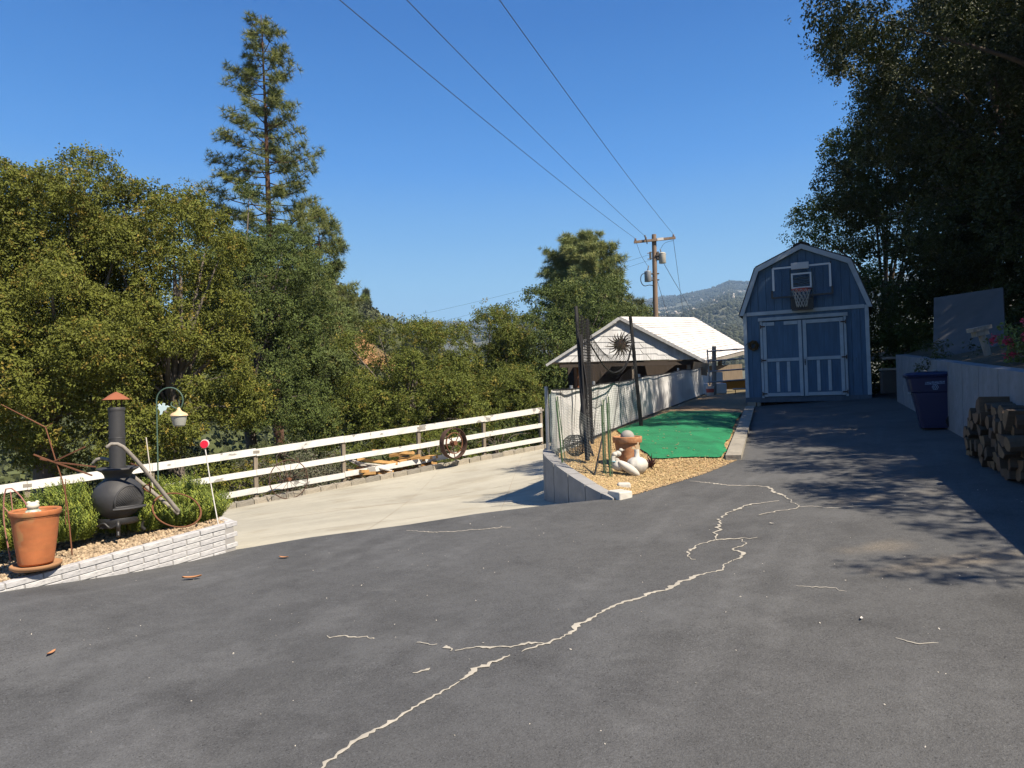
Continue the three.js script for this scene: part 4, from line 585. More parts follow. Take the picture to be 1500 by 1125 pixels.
// ------------------------------------------------------------------ terrace edge: curved wall, tarp fence, nets
{
  const T = thing('curved_retaining_wall', 'low curved grey concrete retaining wall holding up the wood chip terrace', 'wall');
  const c = new THREE.CatmullRomCurve3([V(1.24, .44, -8.26), V(1.1, .5, -8.42), V(.92, .585, -8.78), V(.72, .69, -9.4), V(.58, .775, -10.1), V(.55, .83, -10.7), V(.68, .86, -11.3)]);
  const n = 7, q = rng(6); let u0 = 0;
  for (let k = 0; k < n; k++) {
    const u1 = (k + 1) / n, pos = [], idx = [], m = 8, ins = .006 * (q() - .5);
    for (let i = 0; i <= m; i++) { const u = lerp(u0 + .003, u1 - .003, i / m), p = c.getPoint(u), t = c.getTangent(u), nx = t.z, nz = -t.x; const bot = Math.min(p.y - .1, lerp(.36, -.2, u)); for (const [o, y] of [[.09 + ins, bot], [.09 + ins, p.y - .012], [.078 + ins, p.y], [-.1, p.y], [-.1, bot]]) pos.push(p.x - nx * -o * -1, y, p.z - nz * -o * -1); if (i) for (let s = 0; s < 4; s++) { const a = (i - 1) * 5 + s; idx.push(a, a + 1, a + 5, a + 1, a + 6, a + 5); } }
    for (const e of [0, m * 5]) idx.push(e, e + 1, e + 2, e, e + 2, e + 3, e, e + 3, e + 4);
    const g = new THREE.BufferGeometry(); g.setAttribute('position', new THREE.Float32BufferAttribute(pos, 3)); g.setIndex(idx); const gg = g.toNonIndexed(); gg.computeVertexNormals(); mesh('wall_panel', gg, M.concreteWall, T); u0 = u1;
  }
  mesh('end_block', rbox(.2, .2, .24, 1.27, .42, -8.3, .02, 0, .5), M.stoneWhite, T);
}
{ // tarp covered chain link fence along the terrace
  const T = thing('tarp_fence', 'wire fence covered with a long white tarp along the terrace', 'fence');
  const P = [[.6, .80, -10.8], [1.62, .91, -13], [3.05, 1.11, -16], [4.9, 1.36, -19.8], [6.56, 1.56, -23.5]], top = t => { const p = along(P, t); return [p[0], p[1] + lerp(.98, .95, t) - .03 * Math.abs(Math.sin(t * Math.PI * 4)), p[2]]; };
  const sx = .89, sz = .45;   // sideways
  const tarp = sheet(160, 16, (u, v) => { const p = along(P, u), q = top(u), w = .022 * Math.sin(u * 38 + v * 2.2) * (1 - .4 * v) + .045 * (fbm(u * 22, v * 3 + 5, 3) - .5) +   .008 * Math.sin(u * 90 + v * 4) * v; return [lerp(p[0], q[0], v) + sx * w, lerp(p[1] + .02, q[1], v), lerp(p[2], q[2], v) + sz * w]; }, M.tarp, 'tarp', 1); T.add(tarp);
  const hem = (f) => { const a = []; for (let i = 0; i <= 40; i++) { const p = f(i / 40); a.push([p[0] + .05, p[1], p[2] + .03]); } return a; };
  mesh('top_cord', tube(hem(top), .016, .012, 6, false), M.black, T); mesh('bottom_cord', tube(hem(t => { const p = along(P, t); return [p[0], p[1] + .02, p[2]]; }), .022, .018, 6, false), M.black, T);
  for (const t of [0, .12, .25, .5, .75, 1]) { const p = along(P, t), q = top(t); mesh('post', tube([[p[0] - .06, p[1] - .5, p[2] - .03], [q[0] - .06, q[1] + .06, q[2] - .03]], .03, .03, 10, false), t ? M.galv : M.galv, T); }
  for (let k = 0; k < 4; k++) { const t = .02 + k * .05, p = along(P, t), q = top(t); mesh('tie_wire', tube([[p[0] + .1, p[1], p[2] + .05], [q[0] + .09 + .1 * Math.sin(k), q[1], q[2] + .05]], .004, .004, 4, false), M.black, T); }
  const tg = new THREE.PlaneGeometry(.5, .42, 4, 3); tg.rotateZ(-.18); tg.rotateY(-.2); tg.translate(6.42, 2.45, -23.2); mesh('loose_flap', tg, M.hide, T);
}
{ // batting cage remains: black poles and netting
  const pole = (label, a, b, r) => { const o = mesh('net_pole', tube([a, b], r, r * .85, 10, false), M.black); return tag(o, label, 'pole', undefined); };
  pole('tall black pole with bunched netting at the terrace corner', [1.06, .74, -9.9], [1.02, 3.05, -10.5], .035);
  pole('black pole just behind the tallest netting pole', [1.32, .86, -11.5], [1.3, 2.97, -11.5], .03);
  pole('black pole holding the netting in front of the barn gable', [2.62, 1.0, -14], [2.47, 3.27, -14], .04);
  const strands = (f, nu, nv, w, sk = 0) => { const g = []; const strip = (pts) => { for (let i = 0; i + 1 < pts.length; i++) { const a = pts[i], b = pts[i + 1]; g.push([a, b]); } }; for (let i = 0; i <= nu; i++) strip(Array.from({ length: nv + 1 }, (_, j) => f(clamp(i / nu + sk * j / nv), j / nv))); for (let j = 0; j <= nv; j++) strip(Array.from({ length: nu + 1 }, (_, i) => f(i / nu, j / nv))); 
    const pos = []; for (const [a, b] of g) { const d = V(b[0] - a[0], b[1] - a[1], b[2] - a[2]); if (d.lengthSq() < 1e-7) continue; for (const s of [V(d.y, -d.x, 0), V(d.z, 0, -d.x)]) { if (s.lengthSq() < 1e-9) continue; s.setLength(w); pos.push(a[0] - s.x, a[1] - s.y, a[2] - s.z, a[0] + s.x, a[1] + s.y, a[2] + s.z, b[0] + s.x, b[1] + s.y, b[2] + s.z, a[0] - s.x, a[1] - s.y, a[2] - s.z, b[0] + s.x, b[1] + s.y, b[2] + s.z, b[0] - s.x, b[1] - s.y, b[2] - s.z); } }
    const q = new THREE.BufferGeometry(); q.setAttribute('position', new THREE.Float32BufferAttribute(pos, 3)); q.computeVertexNormals(); return q; };
  const N = thing('black_netting', 'torn black netting sagging between the dark poles before the barn', 'netting');
  mesh('sagging_panel', strands((u, v) => { const x = lerp(1.33, 2.5, u), z = lerp(-11.5, -14, u), yt = lerp(2.75, 3.05, u) - .55 * Math.sin(u * Math.PI) * (1 - .2 * u), yb = lerp(2.55, 2.72, u) - .55 * Math.sin(Math.min(1, u * 1.05) * Math.PI); return [x + .15 * Math.sin(v * 3) * Math.sin(u * 3), lerp(yt, yb - .12, v), z]; }, 34, 16, .0022), M.net, N);
  mesh('hem_rope', tube([[1.33, 2.55, -11.5], [1.7, 2.16, -12.3], [2.0, 2.1, -13], [2.3, 2.3, -13.6], [2.49, 2.72, -14]], .014, .014, 6), M.net, N);
  mesh('hanging_panel', strands((u, v) => { const w = .04 * Math.sin(u * 26) ; return [lerp(1.04, 1.32, u) + w, lerp(2.9, lerp(.86, 1.0, u), v), lerp(-10.3, -11.4, u) + .06 * Math.sin(u * 19)]; }, 40, 44, .0026), M.net, N);
  mesh('lower_panel', strands((u, v) => [lerp(1.32, 2.6, u) + .05 * Math.sin(u * 17 + v * 3), lerp(lerp(2.3, 2.55, u) - .5 * Math.sin(u * Math.PI), lerp(.95, 1.1, u), v), lerp(-11.45, -13.95, u)], 42, 26, .0016), M.net, N);
  const bunch = []; for (let k = 0; k < 9; k++) { const q = rng(k + 40); bunch.push(tube([[1.05 + (q() - .5) * .05, 2.6, -10.3], [1.06 + (q() - .5) * .12, 1.7, -10.15 + (q() - .5) * .1], [1.05 + (q() - .5) * .14, 1.1, -10 + (q() - .5) * .15], [1.05 + (q() - .3) * .22, .8, -9.9 + (q() - .5) * .2]], .012, .009, 5)); } mesh('net_bunch', bunch, M.net, N);
  const hp = strands((u, v) => { const a = u * 6.283, rr = .17 * Math.sin(Math.PI * (.08 + .8 * v)) * (1 + .3 * Math.sin(a * 3 + v * 4)); return [.9 + rr * Math.cos(a), .8 + .3 * v, -10.05 + rr * Math.sin(a)]; }, 26, 12, .004); mesh('net_heap', hp, M.net, N);
  // T posts with wire mesh along the wall
  const tp = (label, a, b) => { const o = thing('t_post', label, 'fence post', a); const d = V(b[0] - a[0], b[1] - a[1], b[2] - a[2]); mesh('post', [tube([[0, -.3, 0], d], .014, .014, 6, false), tube([[.022, 0, .01], [d.x + .022, d.y, d.z + .01]], .007, .007, 5, false)], M.tpost, o); mesh('tip', tube([d.clone().multiplyScalar(.93), d], .0165, .0165, 6, false), mat(.42, .44, .36), o); };
  tp('green steel post at the low end of the curved wall', [1.26, .45, -9.0], [1.245, 1.66, -9.0]);
  tp('second green steel post close behind the wall end post', [1.2, .55, -9.15], [1.2, 1.62, -9.2]);
  tp('green steel post at the high end of the curved wall', [.7, .8, -9.75], [.62, 1.68, -9.75]);
  const W = thing('wire_mesh_panel', 'see through galvanised wire mesh strung along the curved wall', 'wire mesh');
  const wf = (u, v) => { const c = along([[.56, -10.75], [.6, -10.1], [.72, -9.5], [.95, -9.2], [1.24, -8.98]], u); return [c[0] + .04, lerp(lerp(.84, .48, u), lerp(1.74, 1.2, Math.pow(u, 1.6)), v), c[1]]; };
  mesh('wires', strands((u, v) => wf(u, v), 52, 22, .0011), mat(.30, .33, .30, { roughness: .5 }), W);
  mesh('roll', strands((u, v) => { const a = u * 12.5; return [.62 + .05 * Math.cos(a), lerp(.84, 1.72, v), -10.55 + .06 * Math.sin(a)]; }, 60, 26, .0016), mat(.42, .50, .47, { roughness: .5 }), W);
  tag(mesh('leaning_rod', tube([[1.04, .56, -9.05], [1.24, 1.12, -9.5]], .014, .012, 6, false), M.black), 'dark rod leaning from the wall top towards the green posts', 'rod');
}
{ // ornaments on the terrace
  const sp = (rx, ry, rz, x, y, z, ro = 0) => { const g = new THREE.SphereGeometry(1, 24, 16); g.scale(rx, ry, rz); if (ro) g.rotateZ(ro); g.translate(x, y, z); return g; };
  const P = thing('clay_pot', 'chipped clay pot with a stone ball in its mouth on the terrace', 'plant pot', [1.62, terrY(1.62, -9.75) + .0, -9.75]);
  mesh('body', lathe([[0, 0], [.125, 0], [.135, .02], [.165, .2], [.18, .33], [.17, .33], [.15, .2], [.12, .05], [0, .05]], 36), M.terraOld, P);
  mesh('rim', lathe([[.18, .32], [.205, .325], [.21, .40], [.2, .41], [.18, .405], [.172, .36]], 36), M.terraOld, P);
  const tr = tag(mesh('stone_ball', sp(.1, .1, .1, 0, 0, 0), M.stoneGrey), 'grey stone ball resting in the mouth of the clay pot', 'ball'); tr.position.set(1.62, P.position.y + .40, -9.73);
  const U = thing('gourd_vase', 'round white gourd shaped vase with a broken narrow neck', 'vase', [1.66, terrY(1.66, -9.25) - .01, -9.25]);
  const vg = lathe([[0, 0], [.06, .003], [.11, .04], [.142, .1], [.145, .145], [.12, .195], [.07, .225], [.035, .235], [.033, .3], [.036, .335], [.026, .335], [.024, .25], [0, .24]], 48), vp = vg.attributes.position; for (let i = 0; i < vp.count; i++) { const a = Math.atan2(vp.getZ(i), vp.getX(i)), k = vp.getY(i) < .22 ? 1 - .05 * Math.pow(Math.abs(Math.sin(a * 4)), 6) : 1; vp.setXYZ(i, vp.getX(i) * k, vp.getY(i), vp.getZ(i) * k); } vg.computeVertexNormals(); mesh('body', vg, M.stoneWhite, U);
  mesh('broken_lip', [box(.05, .07, .025, .012, .365, 0, 0, 0, .3), box(.06, .03, .02, -.035, .35, 0, 0, 0, -.5), box(.022, .06, .02, .02, .40, 0)], M.cream, U);
  const D = thing('goose_statue', 'white goose garden statue lying beside the wall end', 'statue', [1.40, terrY(1.4, -9.15), -9.15], 0);
  const bg = sp(.17, .058, .07, 0, 0, 0, -.62); bg.translate(.12, .085, .06);
  mesh('body', [bg, sp(.09, .075, .08, .0, .12, 0)], M.stoneWhite, D);
  mesh('neck', tube([[0, .12, 0], [-.07, .15, 0], [-.085, .21, 0], [-.06, .26, 0]], .036, .026, 10), M.stoneWhite, D);
  mesh('head', [sp(.036, .034, .032, -.055, .275, 0)], M.stoneWhite, D); mesh('beak', new THREE.ConeGeometry(.014, .05, 10).rotateZ(1.9).translate(-.1, .27, 0), mat(.6, .35, .15), D);
  mesh('collar', new THREE.TorusGeometry(.035, .012, 8, 20).rotateX(1.3).translate(-.08, .17, 0), mat(.16, .30, .36, { roughness: .6 }), D);
  const S = tag(mesh('bird_statue', [sp(.05, .045, .042, 0, .05, 0), sp(.028, .026, .026, .045, .1, 0), new THREE.ConeGeometry(.01, .035, 8).rotateZ(-1.5).translate(.085, .1, 0)], M.stoneWhite), 'small white bird figure perched behind the goose statue', 'statue'); S.position.set(1.44, terrY(1.44, -9.5) + .16, -9.5);
  tag(mesh('stone_stub', [sp(.05, .09, .045, 0, .08, 0, .3)], M.stoneGrey), 'small grey stone stub under the bird figure', 'stone').position.set(1.43, terrY(1.44, -9.5), -9.5);
  tag(mesh('concrete_chunk', rbox(.17, .11, .1, 0, .05, 0, .03), M.stoneWhite), 'pale concrete chunk at the low end of the curved wall', 'stone').position.set(1.37, .47, -8.62);
  const Q = thing('purple_plant', 'small spiky purple leaved plant beside the white vase', 'plant', [1.9, terrY(1.9, -9.55), -9.55]), q = rng(17), bl = [];
  for (let i = 0; i < 46; i++) { const a = q() * 6.283, l = .1 + .13 * q(), o = .03 + .09 * q(), w = .008, d = V(Math.cos(a), 0, Math.sin(a)), s = V(-Math.sin(a) * w, 0, Math.cos(a) * w), g = new THREE.BufferGeometry(), p1 = d.clone().multiplyScalar(o).add(V(0, l * .7, 0)), p2 = d.clone().multiplyScalar(o * 1.9).add(V(0, l * (.6 + .5 * q()), 0)); g.setAttribute('position', new THREE.Float32BufferAttribute([s.x, 0, s.z, -s.x, 0, -s.z, p1.x + s.x, p1.y, p1.z + s.z, -s.x, 0, -s.z, p1.x - s.x, p1.y, p1.z - s.z, p1.x + s.x, p1.y, p1.z + s.z, p1.x + s.x, p1.y, p1.z + s.z, p1.x - s.x, p1.y, p1.z - s.z, p2.x, p2.y, p2.z], 3)); g.computeVertexNormals(); bl.push(g); } mesh('leaves', bl, mat(.11, .05, .06, { roughness: .6 }), Q);
  // sunburst ornament hung in the net
  const B = thing('sunburst_ornament', 'spiky brown sunburst ornament hanging on the netting before the gable', 'ornament', [2.32, 2.72, -14.4], -.1);
  mesh('disc', lathe([[0, .05], [.09, .035], [.12, .0], [.09, -.03], [0, -.04]], 24).rotateX(Math.PI / 2), mat(.24, .15, .09, { map: grainT, roughness: .9 }), B);
  for (let k = 0; k < 22; k++) { const a = k / 22 * 6.283 + .1 * hash(k, 1), l = .24 + .12 * hash(k, 2); mesh('ray', tube([[.09 * Math.cos(a), .09 * Math.sin(a), 0], [.18 * Math.cos(a + .12), .18 * Math.sin(a + .12), .02], [l * Math.cos(a), l * Math.sin(a), 0]], .024, .004, 5), k % 3 ? M.hide : M.rustDark, B); }
  mesh('hanger', tube([[0, 0, -.02], [.1, .12, .1], [.2, .28, .4]], .004, .004, 4), M.net, B);
}

// ------------------------------------------------------------------ barn
{
  const T = thing('barn', 'low open barn with white shingled roof and lapped white gable', 'barn');
  const eL = V(1.59, 2.99, -27), eR = V(7.78, 3.03, -28.5), ap = V(4.38, 4.78, -27.7), rE = V(8.25, 4.99, -30.6), eE = V(10.8, 3.5, -31);
  // gable: rows of lapped boards broken into pieces
  const n = V().crossVectors(eR.clone().sub(eL), ap.clone().sub(eL)).normalize(); if (n.z < 0) n.negate();
  const rows = 7, q = rng(3), sidV = [M.siding, mat(.76, .77, .78, { map: woodT, roughness: .8 }), mat(.82, .83, .84, { map: woodT, roughness: .8 })];
  for (let i = 0; i < rows; i++) {
    const a = i / rows, b = Math.min(1, (i + 1) / rows + .012), l0 = eL.clone().lerp(ap, a), r0 = eR.clone().lerp(ap, a), l1 = eL.clone().lerp(ap, b), r1 = eR.clone().lerp(ap, b), k = Math.max(1, Math.round(9 * (1 - a)));
    let u0 = 0; for (let j = 0; j < k; j++) { const u1 = j === k - 1 ? 1 : (j + 1 + (q() - .5) * .4) / k, g0 = .002, A = l0.clone().lerp(r0, u0 + g0), B = l0.clone().lerp(r0, u1 - g0), C = l1.clone().lerp(r1, u1 - g0), D = l1.clone().lerp(r1, u0 + g0), fo = .026 + .008 * q(), drop = .02 * (q() - .5) + (i === 1 && j > k - 3 ? -.06 : 0);
      A.addScaledVector(n, fo).y += drop; B.addScaledVector(n, fo).y += drop; C.addScaledVector(n, .012); D.addScaledVector(n, .012); const A2 = A.clone().addScaledVector(n, -.045), B2 = B.clone().addScaledVector(n, -.045);
      const p = []; for (const t of [A, B, C, A, C, D, A2, B2, B, A2, B, A]) p.push(t.x, t.y, t.z); const g = new THREE.BufferGeometry(); g.setAttribute('position', new THREE.Float32BufferAttribute(p, 3)); g.computeVertexNormals(); mesh('siding_board', g, sidV[Math.floor(q() * 3)], T, .5); u0 = u1; }
  }
  // roof slope facing the drive, in shingle courses each lapping the one below
  const oh = n.clone().multiplyScalar(.16), RA = ap.clone().add(oh), RB = rE, RC = eE, RD = eR.clone().add(oh).add(V(.25, -.1, 0));
  const rn = V().crossVectors(RB.clone().sub(RA), RD.clone().sub(RA)).normalize(); if (rn.y < 0) rn.negate();
  for (let i = 0; i < 20; i++) {
    const a = i / 20, b = Math.min(1, (i + 1) / 20 + .008), wob = .012; const P = [RA.clone().lerp(RD, a), RB.clone().lerp(RC, a), RB.clone().lerp(RC, b), RA.clone().lerp(RD, b)]; P[0].addScaledVector(rn, .01); P[1].addScaledVector(rn, .01); P[2].addScaledVector(rn, .034 + wob * q()); P[3].addScaledVector(rn, .034 + wob * q());
    const b2 = P[2].clone().addScaledVector(rn, -.03), b3 = P[3].clone().addScaledVector(rn, -.03), p = []; for (const t of [P[0], P[1], P[2], P[0], P[2], P[3], P[3], P[2], b2, P[3], b2, b3]) p.push(t.x, t.y, t.z);
    const g = new THREE.BufferGeometry(); g.setAttribute('position', new THREE.Float32BufferAttribute(p, 3)); g.computeVertexNormals(); mesh('shingle_course', g, M.roofWhite, T, .8);
  }
  const quad = (A, B, C, D) => { const p = []; for (const t of [A, B, C, A, C, D]) p.push(t.x, t.y, t.z); const g = new THREE.BufferGeometry(); g.setAttribute('position', new THREE.Float32BufferAttribute(p, 3)); g.computeVertexNormals(); return g; };
  const LB = V(1.36, 2.91, -26.9), LC = V(4.6, 3.2, -32.5); mesh('far_roof_slope', quad(RA, rE, V(5.4, 3.2, -32.6), LB), M.roofWhite, T);
  mesh('hip_slope', quad(rE, V(9.6, 3.3, -33.5), eE, eE.clone().add(V(.01, 0, 0))), M.roofWhite, T);
  mesh('rake_board', bar(RA.clone().add(V(0, -.05, .02)).toArray(), RD.clone().add(V(0, -.05, .02)).toArray(), .03, .13), mat(.36, .37, .39, { map: woodT, roughness: .8 }), T);
  mesh('rake_board', bar(RA.clone().add(V(0, -.06, .02)).toArray(), LB.clone().add(V(0, -.04, .1)).toArray(), .03, .09), mat(.5, .51, .52, { map: woodT, roughness: .8 }), T);
  mesh('fascia', bar(RD.clone().add(V(-.05, -.08, 0)).toArray(), eE.clone().add(V(0, -.1, 0)).toArray(), .05, .14), M.greyWood, T);
  // posts and shaded interior
  for (const [x, z, h] of [[2.8, -27.5, 2.95], [7.4, -28.55, 2.98], [5, -28.0, 2.95], [9.2, -30.1, 3.2]]) mesh('post', box(.14, 3.2, .14, x, h - 1.6, z), x < 3 ? M.redWood : M.postWood, T);
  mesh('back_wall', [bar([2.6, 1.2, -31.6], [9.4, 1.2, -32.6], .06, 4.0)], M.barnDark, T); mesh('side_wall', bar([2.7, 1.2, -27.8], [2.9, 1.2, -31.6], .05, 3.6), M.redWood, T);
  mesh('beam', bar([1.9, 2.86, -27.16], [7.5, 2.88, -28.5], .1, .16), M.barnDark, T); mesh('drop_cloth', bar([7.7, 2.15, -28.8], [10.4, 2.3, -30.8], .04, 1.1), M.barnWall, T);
}
{ // corral and clutter by the barn
  const C = thing('pipe_corral', 'weathered pipe corral rails on a grey wooden post by the barn', 'fence');
  mesh('post', tube([[7.68, 1.3, -26], [7.74, 3.38, -26]], .085, .08, 10, false), M.greyWood, C); mesh('pipe_post', tube([[7.5, 1.9, -25.9], [7.45, 3.25, -25.9]], .028, .028, 8, false), M.galv, C);
  for (const h of [3.22, 2.85, 2.45, 2.05]) mesh('rail', tube([[7.45, h - .04, -25.9], [9.6, h + .06, -26.1]], .028, .028, 8, false), M.galv, C);
  const W = mat(.76, .75, .72, { roughness: .5 });
  tag(mesh('white_board', box(.95, .42, .05, 0, 0, 0, 0, .1), W), 'white board leaning across the corral post', 'board').position.set(7.75, 2.2, -26.6);
  tag(mesh('white_tub', [rbox(.62, .46, .45, 0, .23, 0, .05)], W), 'white tub left of the corral post', 'tub').position.set(7.25, 1.52, -26.5);
  tag(mesh('white_tub', [rbox(.5, .42, .45, 0, .21, 0, .05)], W), 'white tub right of the corral post', 'tub').position.set(8.05, 1.55, -26.6);
  const B = thing('orange_trough', 'bright orange trough lying on the ground near the shed', 'trough', [9.0, 1.62, -26.8]); mesh('shell', [rbox(1.5, .3, .5, 0, .26, 0, .03)], mat(.70, .24, .02, { roughness: .5 }), B); mesh('lip', rbox(1.56, .05, .56, 0, .42, 0, .02), mat(.60, .20, .02), B);
  const F = thing('fire_grate', 'low dark metal grate standing on thin legs by the shed', 'grate', [8.35, 1.45, -24.2]); mesh('top', lathe([[0, .24], [.5, .24], [.52, .27], [.5, .3], [0, .28]], 24), M.stoneGrey, F); for (const a of [.3, 1.9, 3.4, 5]) mesh('leg', tube([[.42 * Math.cos(a), 0, .42 * Math.sin(a)], [.42 * Math.cos(a), .26, .42 * Math.sin(a)]], .015, .015, 5, false), M.black, F);
  const K = thing('red_white_bucket', 'small red and white bucket at the foot of the corral post', 'bucket', [7.42, 1.5, -25.6]); mesh('body', lathe([[0, 0], [.12, 0], [.15, .36], [.14, .36], [.11, .02]], 20), mat(.7, .62, .58), K); mesh('band', lathe([[.134, .12], [.15, .26], [.14, .26], [.126, .12]], 20), mat(.5, .08, .05), K);
}
{ // utility pole and its lines
  const T = thing('utility_pole', 'brown wooden utility pole with crossarm and transformers behind the barn', 'utility pole', [8.1, 0, -38]);
  mesh('pole', tube([[0, -1, 0], [.02, 5, 0], [.08, 10.5, 0]], .165, .125, 14), M.poleWood, T, .5);
  mesh('crossarm', bar([-1.08, 10.06, .18], [1.22, 10.24, .18], .12, .13), M.poleWood, T); mesh('arm_wrap', bar([.2, 10.17, .18], [.55, 10.2, .18], .135, .145), mat(.6, .58, .55), T);
  for (const [x, y] of [[-1.0, 10.18], [-.42, 10.24], [1.12, 10.34]]) mesh('insulator', lathe([[0, -.1], [.03, -.1], [.07, -.02], [.04, .02], [.065, .06], [.03, .1], [0, .11]], 14).translate(x, y, .18), mat(.16, .11, .09, { roughness: .3 }), T);
  mesh('cutout', tube([[-.5, 10.4, .3], [-.42, 10.1, .38], [-.38, 9.92, .3]], .05, .03, 8), mat(.1, .1, .1), T);
  const can = (x, y, r, h, m) => mesh('transformer', [lathe([[0, 0], [r, .01], [r, h * .86], [r * 1.06, h * .87], [r * 1.02, h * .92], [r * .5, h], [0, h]], 20).translate(x, y, .1)], m, T);
  can(.48, 8.85, .19, .62, mat(.55, .53, .46, { map: grainT, roughness: .5 })); can(-.36, 7.85, .19, .62, M.galv);
  mesh('brackets', [bar([.1, 9.3, .1], [.5, 9.3, .1], .2, .06), bar([.1, 9.05, .1], [.4, 9.05, .1], .05, .05), box(.1, .42, .12, -.18, 9.3, .1), box(.1, .42, .12, .24, 9.3, .1), bar([0, 8.05, .1], [-.3, 8.05, .1], .04, .05), box(.46, .05, .2, .05, 8.3, 0), box(.46, .05, .2, .05, 7.95, 0)], mat(.1, .085, .07, { roughness: .9 }), T);
  mesh('bushings', [tube([[-.36, 8.45, .1], [-.3, 8.75, .1]], .035, .03, 8), tube([[.42, 9.45, .1], [.38, 9.65, .1]], .03, .03, 8), tube([[.56, 9.45, .1], [.66, 9.3, .15]], .04, .04, 8), tube([[-.1, 9.5, .1], [-.35, 9.42, .15]], .03, .03, 6), tube([[-.1, 9.15, .1], [-.35, 9.1, .15]], .03, .03, 6)], mat(.2, .19, .18), T);
  mesh('drip_loop', [tube([[-.36, 8.3, .2], [-.7, 8.25, .2], [-.78, 7.9, .2], [-.62, 7.62, .2], [-.25, 7.66, .1], [0, 7.6, .1]], .024, .024, 6), tube([[-.95, 10.05, .15], [-.7, 9.3, .15], [-.36, 8.75, .1]], .009, .009, 5), tube([[1.1, 10.1, .15], [.6, 9.95, .15], [.4, 9.66, .1]], .009, .009, 5)], M.black, T);
  const sag = (a, b, s, n = 14) => Array.from({ length: n + 1 }, (_, i) => { const t = i / n; return [lerp(a[0], b[0], t), lerp(a[1], b[1], t) - s * 4 * t * (1 - t), lerp(a[2], b[2], t)]; });
  const wm = mat(.05, .055, .07, { roughness: .6 }), wire = (label, a, b, s, r, g) => tag(mesh('power_line', tube(sag(a, b, s), r, r, 5, false), wm), label, 'power line', g);
  const ext = (a, b, k) => a.map((v, i) => lerp(v, b[i], k));
  for (const [a, b] of [[[7.1, 10.26, -37.82], [-2.65, 8.98, -12]], [[7.68, 10.34, -37.82], [-1.53, 8.98, -12]], [[9.22, 10.44, -37.82], [.08, 8.93, -12]]]) wire('overhead power line running from the pole crossarm above the drive', a, ext(a, b, 1.7), .35, .0085, 'three power lines over the drive');
  wire('thin service wire dropping from the crossarm towards the mountain', [9.25, 10.2, -38], [20, 2, -75], .3, .012); wire('service wire falling right from the lower transformer', [8.6, 9.0, -38], [30, 2.5, -90], .4, .014); wire('guy wire falling right from the pole', [8.25, 8.0, -38], [13.5, 0, -50], 0, .012);
  for (const [y, e] of [[9.4, 11], [9.1, 9.6]]) wire('faint service line crossing the valley to the far pines', [8, y, -38], [-17.5, e - 3.2, -60], .5, .006, 'service lines to the far pines');
}

